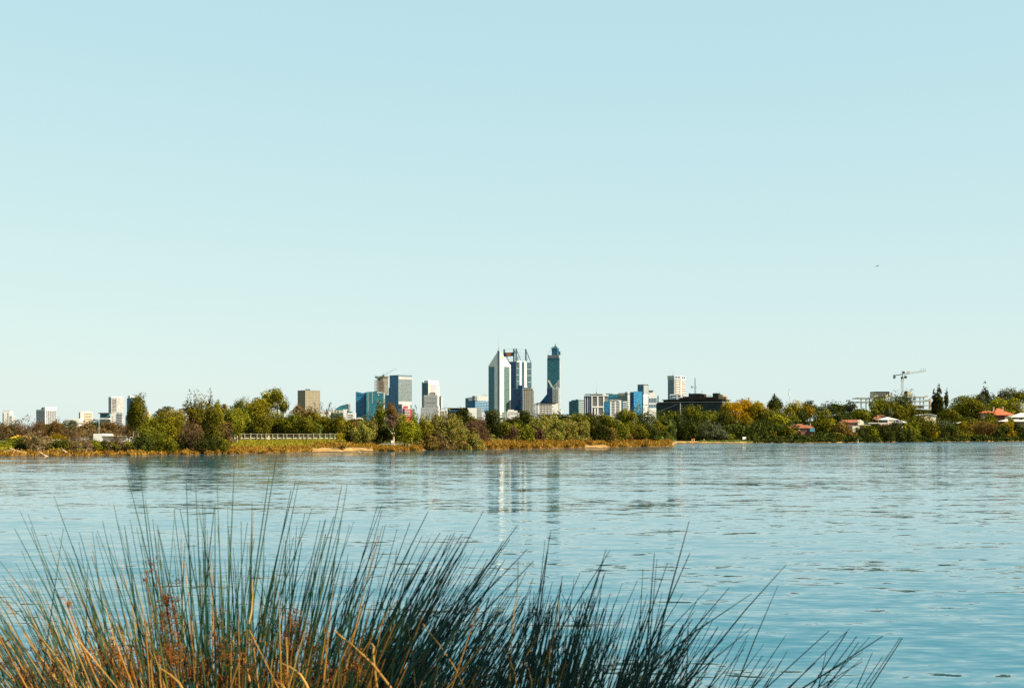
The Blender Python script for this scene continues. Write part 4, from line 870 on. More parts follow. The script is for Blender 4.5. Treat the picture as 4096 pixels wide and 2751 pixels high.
# boardwalk with railing along the grassy bank
BY = 400.0
zb = Z(1749.5, BY)
r = empty("boardwalk", (X(1150, BY), BY, 0), 0, "long pale timber boardwalk with a post and rail fence along the grassy bank", "boardwalk")
x0, x1 = X(888, BY) - X(1150, BY), X(1354, BY) - X(1150, BY)
MB().box(x0, x1, -1.2, 1.2, zb-0.30, zb+0.0).build("deck", M_TIMBER, r)
rail_h = Z(1735.5, BY)
xa, xb = X(938, BY) - X(1150, BY), X(1374, BY) - X(1150, BY)
for zr_, th_ in ((rail_h, .055), (rail_h*0.48 + zb*0.52, .025)): MB().box(xa, xb, -1.28, -1.22, zr_-th_, zr_+th_).build("rail", M_RAIL, r)
rngB = random.Random(3)
for u in range(944, 1372, 21):
    x = X(u + rngB.uniform(-4, 4), BY) - X(1150, BY); e_ = rngB.choice([0, 0, 0.25])
    MB().box(x-.07, x+.07, -1.44, -1.28, zb-1.0 - rngB.uniform(0, .5), rail_h+e_).build("post", M_RAIL, r)
for u in range(898, 1352, 26):
    x = X(u + rngB.uniform(-6, 6), BY) - X(1150, BY)
    MB().box(x-.16, x+.16, -1.1, -0.8, 1.2, zb-0.28).build("pile", M_TIMBER, r)

# pale path apron and white bin
def strip(name, m, pts, dz, label):
    vs = []
    for u, Y in pts: vs.append((X(u, Y), Y, gz(u, Y) + dz))
    n = len(vs)
    o = MB().poly(vs + [(x, y, z-0.6) for x, y, z in vs], [tuple(range(n)), tuple(range(n, 2*n))[::-1]] + [(i, i+n, (i+1) % n + n, (i+1) % n) for i in range(n)]).build(name, m)
    tag(o, label, kind="structure")
M_SAND = surf("pale bare sand", (0.62, 0.52, 0.36), 0.9, 0.12, 0.4)
pu = np.linspace(1515, 1664, 16); pr = []
for u in pu:
    t = (u - 1515) / 149; d0 = 15.5 - 6.0*t; d1 = d0 + 9*math.sin(math.pi*min(1, t*0.85 + 0.12))**0.7
    for d in np.linspace(d0, d1, 5):
        Y = float(shore(u)) + d; pr.append((X(u, Y), Y, gz(u, Y) + 0.16))
ix = np.arange(80).reshape(16, 5); fq = np.stack([ix[:-1, :-1], ix[1:, :-1], ix[1:, 1:], ix[:-1, 1:]], -1).reshape(-1, 4)
o = mesh_np("path", pr, fq, np.full(len(fq), 4), M_SAND, smooth=True)
tag(o, "pale sand strip sloping to the water by the forked tree", kind="structure")
r = empty("litter_bin", (X(1568, 345), 345, 1.9), R(12), "small white bin beside the pale sand strip", "bin"); r.scale = (.55, .55, .6)
MB().hull8([(-.4,-.4,0), (.4,-.4,0), (.4,.4,0), (-.4,.4,0)], [(-.5,-.5,1.0), (.5,-.5,1.0), (.5,.5,1.0), (-.5,.5,1.0)]).build("body", M_WHITE, r); MB().box(-.55, .55, -.55, .55, 1.0, 1.12).build("lid", M_PALE, r)

# left bank: white shed, yellow tent, street light
b = B("white_shed", "bright white flat roofed shed behind bare shrubs on the near spit", "shed", 517, 326, 0, gb=1.2, group=None)
b.front("wall", M_WHITE, 376, 515, 1744, None, 9); b.front("tall_wall", M_WHITE, 375, 411, 1734, None, 8, 0.4); b.front("roof_edge", M_CREAM, 411.2, 518, 1742, 1744, 9.5, 0.5); b.front("grey_wing", M_PALE, 300, 374.8, 1752, None, 6, -1)
b.front("window", M_GLASSD, 354, 366, 1753, 1760, 0.2, -0.9); b.front("window", M_GLASSD, 306, 314, 1754, 1760, 0.2, -0.9); b.front("parapet", M_PALE, 411.2, 421, 1738, 1742, 7, 0.2)
M_TENT = surf("yellow canvas", (0.6, 0.315, 0.015), 0.6, 0.18, 0.8)
b = B("yellow_tent", "bright yellow canvas marquee among brown shrubs at far left", "tent", 98, 316, 0, gb=1.8, group=None)
hip(b, "roof", M_TENT, 42, 96, 52, 86, 1750, 1741.5, 0, 5, 0.1); b.front("side_wall", M_TENT, 44, 94, 1750.2, None, 4.6, -0.2); b.front("raised_top", M_TENT, 56, 66, 1738.5, 1744, 1.6, -1.7)
b = B("timber_barrier", "short pale rail barrier in front of a yellow green shrub", "barrier", 246, 300, 0, gb=1.8, group=None)
b.front("rail", M_TIMBER, 206, 244, 1757.5, 1760, 0.15); 
for u in (208, 226, 242): b.front("post", M_TIMBER, u, u+2, 1756.5, None, 0.12, -0.16)
b = B("street_light", "thin pale street light pole above the white shed", "street light", 396, 350, 0, gb=2.0, group=None)
MB().tube([(0, 0, 0), (0, 0, b.Z(1686))], [0.10, 0.06], 6).build("pole", M_STEEL, b.root); MB().tube([(0, 0, b.Z(1686)), (0, 0.5, b.Z(1683)), (0, 1.0, b.Z(1683))], 0.05, 5).build("lamp_arm", M_STEEL, b.root); MB().box(-.1, .1, 0.9, 1.4, b.Z(1683)-.08, b.Z(1683)+.06).build("lamp_head", M_PALE, b.root)

# driftwood on the left waterline
M_DRIFT = surf("bleached driftwood", (0.42, 0.30, 0.18), 0.9, 0.25, 1.5)
for i, (u, du, Y, lab) in enumerate(((70, 34, 255, "long bleached branch lying on the bank below the dark shrubs"), (176, 20, 252, "forked driftwood near the pinkish bare shrub"), (258, 14, 255, "curved pale driftwood log on orange grass"), (1450, 18, 312, "grey driftwood branch on the sandy bluff"))):
    r = empty("driftwood_log", (X(u, Y), Y, gz(u, Y) + 0.15), 0, lab, "driftwood"); k = Y / F
    MB().tube([(-du*k, 0, 1.0), (-du*k*.3, .2, .45), (du*k*.4, 0, .15), (du*k, .1, .0)], [.05, .13, .16, .10], 6).build("log", M_DRIFT, r)
    MB().tube([(-du*k*.2, .2, .4), (du*k*.2, -.3, .9)], [.09, .03], 5).build("branch", M_DRIFT, r)

# ------------------------------------------------------------------ paddler
KY = 690.0
M_KAYAK = surf("dark blue hull", (0.012, 0.05, 0.09), 0.35, 0.1, 1.0, 0.5)
M_SHIRT = surf("white shirt cloth", (0.80, 0.80, 0.72), 0.8, 0.05, 5.0)
M_SKIN = surf("skin", (0.50, 0.30, 0.20), 0.6, 0.05, 5.0)
M_HAIR = surf("dark hair", (0.03, 0.02, 0.015), 0.7, 0.1, 5.0)
kx, kz = X(3431, KY), 0.0
r = empty("kayak", (kx, KY, kz), R(6), "dark kayak crossing the far water below the hedge", "kayak")
sec = []
for i in range(13):
    t = i / 12; x = -2.6 + 5.2*t; wv = 0.36 * math.sin(math.pi*t)**0.6 + 0.01; h0 = 0.30 + 0.22*abs(2*t-1)**2.5
    sec.append([(x, -wv, h0-0.06), (x, -wv*.75, -0.08), (x, 0, -0.14), (x, wv*.75, -0.08), (x, wv, h0-0.06), (x, 0, h0)])
vs = [p for s_ in sec for p in s_]; fs = [(i*6+j, i*6+(j+1) % 6, (i+1)*6+(j+1) % 6, (i+1)*6+j) for i in range(12) for j in range(6)]
MB().poly(vs, fs + [tuple(range(6))[::-1], tuple(range(72, 78))]).build("hull", M_KAYAK, r, True)
MB().prism([(0.5*math.cos(t*math.pi/6)-0.05, 0.25*math.sin(t*math.pi/6)) for t in range(12)], 0.29, 0.34).build("cockpit_rim", M_DARK, r)

def skin_body(name, verts, edges, radii, m, parent=None, root=0, sub=2):
    me = bpy.data.meshes.new(name); me.from_pydata(verts, edges, []); o = bpy.data.objects.new(name, me); COL.objects.link(o)
    sk = o.modifiers.new("skin", 'SKIN')
    for i, rr in enumerate(radii): me.skin_vertices[0].data[i].radius = (rr, rr) if not hasattr(rr, '__len__') else rr
    me.skin_vertices[0].data[root].use_root = True
    ss = o.modifiers.new("subd", 'SUBSURF'); ss.levels = ss.render_levels = sub
    me.materials.append(m)
    if parent is not None: o.parent = parent
    return o
def frozen(o):
    """apply modifiers so the person is one plain mesh"""
    dg = bpy.context.evaluated_depsgraph_get(); dg.update()
    me = bpy.data.meshes.new_from_object(o.evaluated_get(dg)); old = o.data
    o.modifiers.clear(); o.data = me
    return o
pz = 0.36
pv = [(0,0,pz-.15), (0.02,0,pz+.15), (0.05,0,pz+.42), (0.06,0,pz+.52), (0.08,0,pz+.63), (0.09,0,pz+.74), (0.09,0,pz+.84),      # pelvis..head
      (0.05,-.19,pz+.42), (0.22,-.30,pz+.20), (0.44,-.22,pz+.28), (0.50,-.20,pz+.30),
      (0.05,.19,pz+.42), (0.24,.28,pz+.24), (0.40,.12,pz+.42), (0.46,.10,pz+.45),
      (0.45,-.10,pz-.10), (0.9,-.10,pz-.22), (0.45,.10,pz-.10), (0.9,.10,pz-.22)]
pe = [(0,1),(1,2),(2,3),(3,4),(4,5),(5,6),(2,7),(7,8),(8,9),(9,10),(2,11),(11,12),(12,13),(13,14),(0,15),(15,16),(0,17),(17,18)]
pr = [.16,.15,.16,.07,.09,.10,.07,.075,.05,.04,.035,.075,.05,.04,.035,.085,.06,.085,.06]
per = frozen(skin_body("person", pv, pe, pr, M_SHIRT)); per.location = (kx - 0.1, KY, 0.0); per.rotation_euler = (0, 0, R(6))
tag(per, "person in a white top seated in the kayak holding a paddle", "person")
hd = MB()
ring = [[(0.09 + math.cos(a)*rr, math.sin(a)*rr*.85, pz + zz_) for a in [j*math.pi/4 for j in range(8)]] for rr, zz_ in ((.105, .74), (.118, .82), (.09, .90), (.03, .94))]
hd.poly([p for rg in ring for p in rg], [(i*8+j, i*8+(j+1) % 8, (i+1)*8+(j+1) % 8, (i+1)*8+j) for i in range(3) for j in range(8)] + [tuple(range(24, 32))]).build("hair", M_HAIR, per, True)
r = empty("paddle", (kx + 0.36, KY - 0.05, 0.74), R(6), "double ended paddle held upright by the paddler", "paddle")
MB().tube([(0.12, -0.75, -0.50), (0, 0, 0), (-.04, .35, 1.0)], 0.025, 6).build("shaft", M_WHITE, r)
for e_, d_ in (((0.12, -.75, -.5), (.05, -.3, -.2)), ((-.04, .35, 1.0), (-.02, .12, .4))):
    e0 = Vector(e_); e1 = e0 + Vector(d_); sx = Vector((0.10, 0, 0.02))
    MB().poly([e0-sx*.4, e0+sx*.4, e1+sx, e1-sx] + [p + Vector((0, .02, 0)) for p in (e0-sx*.4, e0+sx*.4, e1+sx, e1-sx)], [(0,1,2,3), (7,6,5,4), (0,4,5,1), (1,5,6,2), (2,6,7,3), (3,7,4,0)]).build("blade", M_WHITE, r)

# ------------------------------------------------------------------ bird in the sky
M_BIRD = surf("dark grey plumage", (0.12, 0.13, 0.13), 0.8, 0.2, 8.0)
by = 170.0
bv = [(-.28,0,0), (-.12,0,.0), (.02,0,.0), (.16,0,.02), (.25,0,.04), (.31,0,.035), (-.36,0,-.02),
      (.04,-.16,.05), (-.03,-.36,.02), (-.14,-.54,-.06), (.04,.16,.05), (-.03,.36,.10), (-.14,.54,.08)]
be = [(1,0),(1,2),(2,3),(3,4),(4,5),(0,6),(2,7),(7,8),(8,9),(2,10),(10,11),(11,12)]
brd = [(.035,.03), (.06,.06), (.075,.07), (.05,.05), (.035,.035), (.012,.012), (.05,.008), (.09,.018), (.07,.012), (.02,.006), (.09,.018), (.07,.012), (.02,.006)]
bird = frozen(skin_body("bird", bv, be, brd, M_BIRD, root=1)); bird.location = (X(3510, by), by, Z(1064, by)); bird.scale = (.75, .75, .75); bird.rotation_euler = (R(-8), R(-24), R(20))
tag(bird, "small dark bird gliding high in the clear sky", "bird")
# ------------------------------------------------------------------ trees and shrubs
L_GREEN = leaf("yellow green gum leaves", (0.030, 0.036, 0.003), (0.17, 0.15, 0.010), 0.22, (0.34, 0.27, 0.020))
L_DEEP = leaf("dark green leaves", (0.009, 0.014, 0.004), (0.034, 0.038, 0.007), 0.12, (0.085, 0.082, 0.013))
L_MID = leaf("mid green leaves", (0.016, 0.022, 0.003), (0.095, 0.092, 0.008), 0.18, (0.225, 0.19, 0.016))
L_OLIVE = leaf("olive willow leaves", (0.04, 0.040, 0.008), (0.17, 0.145, 0.026), 0.22, (0.31, 0.25, 0.055))
L_GREYG = leaf("grey green leaves", (0.025, 0.032, 0.016), (0.075, 0.082, 0.038), 0.2, (0.14, 0.14, 0.065))
L_BRIGHT = leaf("bright green leaves", (0.04, 0.065, 0.012), (0.11, 0.15, 0.03), 0.25, (0.18, 0.22, 0.05))
L_BROWN = leaf("bare brown twigs", (0.032, 0.020, 0.008), (0.105, 0.064, 0.026), 0.1, (0.22, 0.140, 0.060))
L_PINKB = leaf("bare pinkish twigs", (0.050, 0.031, 0.014), (0.155, 0.098, 0.048), 0.1, (0.31, 0.205, 0.110))
L_RUST = leaf("purplish brown twigs", (0.030, 0.016, 0.009), (0.085, 0.046, 0.024), 0.1, (0.155, 0.085, 0.045))
L_AUTUMN = leaf("orange autumn leaves", (0.09, 0.040, 0.003), (0.33, 0.15, 0.006), 0.3, (0.48, 0.25, 0.010))
L_GOLD = leaf("golden green leaves", (0.05, 0.045, 0.004), (0.21, 0.155, 0.006), 0.3, (0.42, 0.26, 0.010))
L_DRYB = leaf("dull brown leaves", (0.05, 0.030, 0.008), (0.14, 0.085, 0.020), 0.2, (0.24, 0.155, 0.04))
M_BARK = surf("grey brown bark", (0.14, 0.105, 0.07), 0.9, 0.3, 1.5)
M_PALEBARK = surf("pale gum bark", (0.46, 0.36, 0.22), 0.8, 0.25, 1.2)
M_DKBARK = surf("dark bark", (0.05, 0.035, 0.022), 0.9, 0.3, 1.5)

def unit(v): return v / np.maximum(1e-9, np.linalg.norm(v, axis=-1, keepdims=True))
def leaf_quads(P, Nrm, size, asp, rng, droop=0.0):
    """rhombic leaf clusters at P facing roughly Nrm"""
    n = len(P)
    t = unit(np.cross(Nrm, rng.standard_normal((n, 3)))); 
    if droop: t = unit(t + np.array([0, 0, -droop]))
    b = unit(np.cross(Nrm, t))
    s = size * rng.uniform(0.6, 1.35, (n, 1))
    a, c = t * s * asp * 0.5, b * s / asp * 0.5
    k = rng.uniform(-0.25, 0.25, (n, 1))
    return np.stack([P + a, P + c + a*k, P - a, P - c + a*k], 1).reshape(-1, 3)

def crown_points(W, D, Hc, shape, rng, clumps, lump, n):
    """leaf positions (centre of crown = origin) on the outsides of many boughs"""
    # bough centres
    C = []
    while len(C) < clumps:
        p = rng.uniform(-1, 1, 3); rr = np.linalg.norm(p)
        if rr > 1 or rr < 0.35: continue
        if shape == 'dome' and p[2] < -0.55: continue
        if shape == 'cone':
            z = (p[2] + 1) / 2
            if math.hypot(p[0], p[1]) > (1.02 - z) * 1.05: continue
        if shape == 'spire':
            z = (p[2] + 1) / 2
            if math.hypot(p[0], p[1]) > 1.05 * min(1, 2.4*(1.03 - z)) : continue
        if shape == 'top' and p[2] < 0 and rng.random() < 0.6: continue
        C.append(p)
    C = np.array(C)
    rad = lump * 1.12 * rng.uniform(0.65, 1.25, clumps)
    if shape in ('cone', 'spire'): rad *= np.clip(1.35 - (C[:, 2] + 1) / 2, 0.35, 1)
    ex = np.array([W/2, D/2, Hc/2])
    C = C * (1 - rad[:, None] * 0.85)
    w = rad**2; ci = rng.choice(clumps, n, p=w / w.sum())
    d = unit(rng.standard_normal((n, 3)))
    rr = rng.uniform(0.15, 1.0, (n, 1))**0.3
    P = C[ci] * ex + d * rr * (rad[ci][:, None] * np.array([1, 1, 1]) * min(W, Hc) * 0.5 * np.array([1.0, 1.0, 0.9]))
    # uneven outline: swell and pinch the whole crown
    q = rng.uniform(0, 6.28, 4); az = np.arctan2(P[:, 1], P[:, 0]); zn = P[:, 2] / ex[2]
    wp = 0.3 if shape in ('cone', 'spire', 'col') else 1.0
    P = P * (1 + wp * 0.25 * np.sin(2 * az + q[0]) * np.sin(2.2 * zn + q[1]) + wp * 0.19 * np.sin(5 * zn + q[2] + az * 2))[:, None]
    lo, hi = np.percentile(P, 1.5, axis=0), np.percentile(P, 98.5, axis=0)
    mid, half = (lo + hi) / 2, np.maximum((hi - lo) / 2, 1e-6)
    P = (P - mid) / half * ex; Cx = (C * ex - mid) / half * ex          # fill the whole envelope
    return P, unit(d + 0.34 * rng.standard_normal((n, 3))), Cx, rad

KINDS = {   # leaf material, bark, shape, boughs, lump, leaf aspect, droop, density
 'gum':    (L_GREEN, M_PALEBARK, 'ball', 14, 0.46, 1.5, 0.5, 1.0),
 'open':   (L_GREEN, M_PALEBARK, 'top', 12, 0.38, 1.5, 0.5, 0.8),
 'mid':    (L_MID, M_BARK, 'ball', 14, 0.48, 1.3, 0.2, 1.0),
 'dark':   (L_DEEP, M_DKBARK, 'dome', 15, 0.46, 1.3, 0.2, 1.0),
 'olive':  (L_OLIVE, M_BARK, 'ball', 24, 0.32, 1.9, 0.0, 1.0),
 'grey':   (L_GREYG, M_BARK, 'ball', 18, 0.38, 1.4, 0.2, 0.9),
 'bright': (L_BRIGHT, M_BARK, 'ball', 10, 0.45, 1.3, 0.1, 1.0),
 'bare':   (L_BROWN, M_BARK, 'top', 24, 0.30, 4.5, -0.8, 0.32),
 'pink':   (L_PINKB, M_PALEBARK, 'top', 24, 0.30, 4.5, -0.8, 0.32),
 'rust':   (L_RUST, M_DKBARK, 'dome', 26, 0.36, 3.5, -0.6, 1.0),
 'autumn': (L_AUTUMN, M_BARK, 'dome', 26, 0.34, 1.2, 0.0, 1.0),
 'gold':   (L_GOLD, M_BARK, 'dome', 18, 0.38, 1.2, 0.0, 1.0),
 'dry':    (L_DRYB, M_BARK, 'ball', 18, 0.40, 1.8, 0.0, 0.95),
 'column': (L_MID, M_BARK, 'col', 22, 0.62, 1.3, 0.2, 1.4),
 'cypress':(L_DEEP, M_DKBARK, 'spire', 34, 0.60, 1.6, -0.6, 1.8),
 'pine':   (L_DEEP, M_DKBARK, 'cone', 40, 0.36, 1.8, 0.2, 1.7),
 'wispy':  (L_BROWN, M_DKBARK, 'ball', 30, 0.10, 9.0, -1.4, 0.06),
}
SP, FS = "trees and shrubs on the near spit", "trees on the far shore"
_seed = [100]
def tree(kind, u, vt, vb, w, Y, label, name="tree", cat="tree", group=None, lean=0.0, trunk=True, mat_=None, depth=0.85, trunk_v=None):
    _seed[0] += 1
    rng = np.random.default_rng(_seed[0]); rr = random.Random(_seed[0])
    lm, bm, shape, ncl, lump, asp, droop, dens = KINDS[kind]
    if mat_: lm = mat_
    if group == SP or name == 'shrub': Y = max(Y, float(shore(u)) + (19 if 1880 < u < 2690 else 1.5 if 1690 < u <= 1880 else 4.5))
    k = Y / F
    W, D, Hc = w * k, w * k * depth, (vb - vt) * k
    g = gz(u, Y) - 0.1
    zc = (Z(vt, Y) + Z(vb, Y)) / 2
    root = empty(name, (X(u, Y), Y, g), 0, label, cat, group)
    s = 1.2 * 4 * k                                   # leaf cluster about one rendered pixel
    if kind in ('bare', 'pink', 'rust', 'wispy'): s *= 0.9
    n = int(min(24000, max(70 if kind == 'wispy' else 400, dens * 13.5 * W * Hc / (s * s))))
    ncl2 = int(max(8, ncl * min(1.8, (max(Hc / W, W / Hc)) ** 0.7)))
    P, Nn, C, rad = crown_points(W * 1.04, D * 1.04, Hc * 1.04, shape, rng, ncl2, lump, n)
    off = np.array([lean * k, 0, zc - g])
    quads = leaf_quads(P + off, Nn, s, asp ** 0.5, rng, droop)
    nq = len(P)
    mesh_np("crown", quads, np.arange(nq * 4), np.full(nq, 4), lm, root)
    if trunk:
        mb = MB(); th = off[2]; r0 = max(0.10, 0.022 * (th + Hc * 0.3), 0.018 * W)
        fork = Vector((off[0] * 0.5 + rr.uniform(-.1, .1) * W, rr.uniform(-.1, .1) * W, max(0.4, (off[2] - Hc * 0.30))))
        top = Vector((off[0], 0, off[2] + Hc * 0.22))
        mb.tube([(0, 0, 0), tuple(fork * 0.5 + Vector((0.15 * r0, 0, 0))), tuple(fork), tuple((fork + top) / 2), tuple(top)], [r0 * 1.25, r0, r0 * .8, r0 * .5, r0 * .2], 6)
        nl = 7 if kind in ('bare', 'pink', 'rust', 'wispy', 'open') else 5
        for i in np.argsort(-rad)[:nl]:
            c = Vector((C[i] + off).tolist()); m_ = fork.lerp(c, 0.5) + Vector((0, 0, 0.06 * Hc))
            mb.tube([tuple(fork.lerp(top, rr.uniform(0, .4))), tuple(m_), tuple(c)], [r0 * .5, r0 * .32, r0 * .12], 5)
        mb.build("trunk", bm, root)
    return root

def shrub(kind, u, vt, vb, w, Y, label, group=SP, **kw):
    vb = min(max(vb, CY + (H - gz(u, Y)) / Y * F - 1.0), vb + 26)                     # shrubs are leafy down to the ground
    return tree(kind, u, vt, vb, w, Y, label, "shrub", "shrub", group, **kw)

# --- back belt of the near spit, far left
for a in [
 ('bare', 14, 1688, 1765, 85, 345, "brown bare tree at the edge of the photo above the yellow tent"),
 ('grey', 62, 1686, 1755, 62, 350, "thin grey green tree just behind the yellow tent"),
 ('bare', 112, 1678, 1785, 105, 335, "broad pale brown bare tree right of the yellow tent"),
 ('bare', 158, 1694, 1790, 88, 325, "bare brown tree in front of the gridded office block"),
 ('mid', 182, 1698, 1745, 58, 350, "small dark green tree at the foot of the gridded office block"),
 ('dry', 214, 1688, 1770, 90, 340, "olive brown tree right of the gridded office block"),
 ('grey', 256, 1688, 1740, 84, 355, "flat topped grey green tree below the brown roofed low building"),
 ('bare', 296, 1702, 1775, 96, 330, "tangled brown bare tree below the slim cream apartments"),
 ('dry', 345, 1694, 1742, 90, 388, "dull brown tree right of the slim cream apartments"),
 ('grey', 396, 1682, 1738, 84, 390, "grey green tree behind the street light pole"),
 ('dry', 440, 1690, 1742, 78, 388, "brownish tree between white shed and stepped white apartments"),
 ('bare', 484, 1704, 1745, 84, 384, "brown bare tree over the long end of the white shed"),
 ('bare', 520, 1690, 1792, 76, 300, "brown twiggy tree in the shade of the tall column tree"),
]: tree(*a, group=SP)
for a in [
 ('mid', 24, 1766, 1806, 92, 262, "low green shrub on the bank at the very edge of the photo"),
 ('dark', 104, 1756, 1812, 110, 262, "broad black green shrub beneath the yellow tent"),
 ('pink', 150, 1730, 1820, 92, 258, "pinkish bare shrub standing down to the water beside the dark one"),
 ('dark', 184, 1782, 1802, 36, 262, "little dark shrub tucked right of the pinkish bare shrub"),
 ('dark', 232, 1760, 1808, 96, 265, "dark rounded shrub below the short timber barrier"),
 ('gold', 232, 1738, 1760, 56, 318, "yellow green shrub behind the short timber barrier"),
 ('mid', 276, 1764, 1806, 66, 264, "dark olive shrub between two bare shrubs above orange grass"),
 ('pink', 322, 1744, 1812, 92, 258, "pale bare shrub in front of the grey shed wing"),
 ('mid', 372, 1762, 1800, 78, 266, "olive green shrub below the tall part of the white shed"),
 ('dark', 416, 1764, 1798, 70, 268, "dark shrub in front of the white shed wall"),
 ('mid', 455, 1768, 1806, 60, 266, "dark green shrub right of the small white branched sapling"),
 ('pink', 470, 1742, 1806, 64, 262, "pale fan of bare stems before the white shed"),
 ('dark', 508, 1776, 1808, 66, 268, "dark low shrub at the foot of the brown twiggy tree"),
]: shrub(*a)
shrub('mid', 62, 1750, 1790, 60, 300, "mottled green shrub directly before the yellow tent")
shrub('bare', 92, 1735, 1790, 44, 305, "thin bare shrub overlapping the right end of the yellow tent")
t_ = shrub('wispy', 436, 1756, 1796, 26, 262, "small white branched dead sapling before the white shed", mat_=L_PINKB)

# --- column tree and the gum thicket
tree('column', 552, 1588, 1705, 64, 285, "tall narrow column tree of dark green standing against the sky", group=SP, mat_=L_MID)
tree('column', 533, 1628, 1712, 42, 290, "shorter dark shoulder tree leaning on the tall column tree", group=SP, mat_=L_DEEP)
for a in [
 ('gum', 588, 1668, 1768, 74, 292, "yellow green tree at the foot of the tall column tree"),
 ('grey', 655, 1628, 1668, 66, 330, "grey green feathery treetop left of the dark roofed white building"),
 ('dark', 634, 1662, 1720, 62, 318, "dark green tree under the feathery grey treetop"),
 ('gum', 676, 1650, 1790, 104, 290, "big yellow green tree in the middle of the thicket"),
 ('pink', 705, 1640, 1696, 96, 315, "pale brown bare treetop before the dark roofed white building"),
 ('mid', 712, 1672, 1760, 66, 300, "mottled green tree below the pale brown bare treetop"),
 ('mid', 606, 1702, 1806, 96, 276, "dense green tree down to the waterline right of the column tree"),
 ('mid', 772, 1597, 1748, 58, 292, "tall green gum with a pointed top, first of the tall pair"),
 ('gum', 803, 1608, 1740, 50, 300, "paler gum with a ragged top beside the pointed one"),
 ('mid', 846, 1624, 1786, 66, 288, "dark hanging gum with a pale forked trunk"),
 ('gum', 876, 1622, 1770, 52, 298, "bright yellow green gum next to the dark hanging one"),
 ('mid', 868, 1612, 1640, 24, 330, "tiny dark treetop poking up behind the yellow green gum"),
 ('dry', 893, 1618, 1664, 30, 330, "brownish treetop behind the yellow green gum"),
 ('mid', 918, 1634, 1740, 64, 310, "green tree behind the leafless brown one near the boardwalk end"),
 ('gum', 950, 1640, 1740, 54, 318, "yellow green bushy tree at the left end of the boardwalk"),
 ('dark', 955, 1606, 1660, 34, 345, "small dark treetop standing higher than its neighbours"),
]: tree(*a, group=SP)
for a in [
 ('bare', 768, 1690, 1806, 92, 272, "brown leafless shrub with pale limbs in the thicket"),
 ('bare', 905, 1694, 1800, 62, 270, "brown leafless shrub leaning beside the boardwalk end"),
 ('mid', 652, 1742, 1806, 100, 272, "dark green shrub mass low in the thicket"),
 ('dark', 572, 1748, 1810, 84, 270, "nearly black shrub below the column tree"),
 ('dark', 826, 1740, 1800, 90, 276, "dark shrub below the hanging gum"),
 ('dark', 724, 1750, 1800, 74, 276, "shadowy shrub between the green thicket and leafless brown shrub"),
 ('mid', 880, 1750, 1795, 70, 278, "dark shrub behind the leaning leafless shrub"),
]: shrub(*a)
for u, vt, w_, Y, lab in ((780, 1576, 22, 330, "wispy bare twigs rising above the pointed gum"), (806, 1580, 20, 332, "wisp of bare branches above the paler gum"), (836, 1558, 30, 326, "tallest wispy dead branch leaning over the hanging gum")):
    tree('wispy', u, vt, 1660, w_, Y, lab, group=SP)

# --- green wall behind the boardwalk
tree('open', 1070, 1596, 1668, 120, 428, "wide spreading gum under the tall rounded one behind the boardwalk", group=SP)
tree('gum', 1110, 1556, 1612, 50, 425, "tall rounded gum top standing highest behind the boardwalk", group=SP, mat_=L_GREEN)
tree('gum', 1074, 1562, 1612, 46, 430, "second gum top just left of the highest one", group=SP)
tree('gum', 1136, 1602, 1648, 36, 424, "low side bough gum right of the highest top", group=SP, mat_=L_MID)
for a in [
 ('gum', 1000, 1602, 1705, 96, 422, "broad yellow green gum left of the highest gum"),
 ('gum', 1036, 1610, 1720, 76, 418, "yellow green gum between broad one and highest one"),
 ('mid', 985, 1650, 1745, 86, 412, "deep green tree over the left part of the boardwalk"),
 ('mid', 1045, 1660, 1745, 84, 410, "green tree with a shaded lower half over the boardwalk"),
 ('gum', 1095, 1650, 1735, 76, 416, "lighter green tree below the highest gum"),
 ('mid', 1140, 1655, 1742, 80, 412, "rounded green tree over the middle of the boardwalk"),
 ('mid', 1178, 1658, 1742, 74, 410, "dark green tree before the brown tower"),
 ('pink', 1200, 1628, 1690, 74, 440, "pale brown bare tree at the foot of the brown tower"),
 ('dry', 1192, 1622, 1660, 34, 446, "small golden brown treetop by the brown tower"),
 ('dry', 1236, 1636, 1690, 60, 440, "brown leafy tree in front of the brown tower"),
 ('mid', 1215, 1672, 1742, 70, 408, "shaded green tree below the brown leafy tree"),
 ('wispy', 1262, 1612, 1690, 50, 438, "wispy bare tree at the right corner of the brown tower"),
 ('wispy', 1306, 1612, 1680, 46, 440, "wispy bare tree left of the curved roof office"),
 ('gum', 1290, 1655, 1738, 88, 412, "big bright green tree over the right part of the boardwalk"),
 ('mid', 1254, 1690, 1745, 62, 406, "dark green bush between two bright trees at the boardwalk"),
 ('mid', 1346, 1658, 1740, 70, 410, "leafy green tree before the white apartment slab"),
 ('gum', 1380, 1672, 1750, 52, 405, "yellow green tree at the right end of the boardwalk"),
 ('dry', 1405, 1684, 1740, 56, 420, "brownish tree by the white apartment block"),
]: tree(*a, group=SP)
shrub('gold', 1366, 1734, 1768, 42, 392, "yellow shrub hiding the right end of the boardwalk")
shrub('bright', 1279, 1690, 1738, 16, 402, "thin pale green creeper bush against dark trees at the boardwalk")

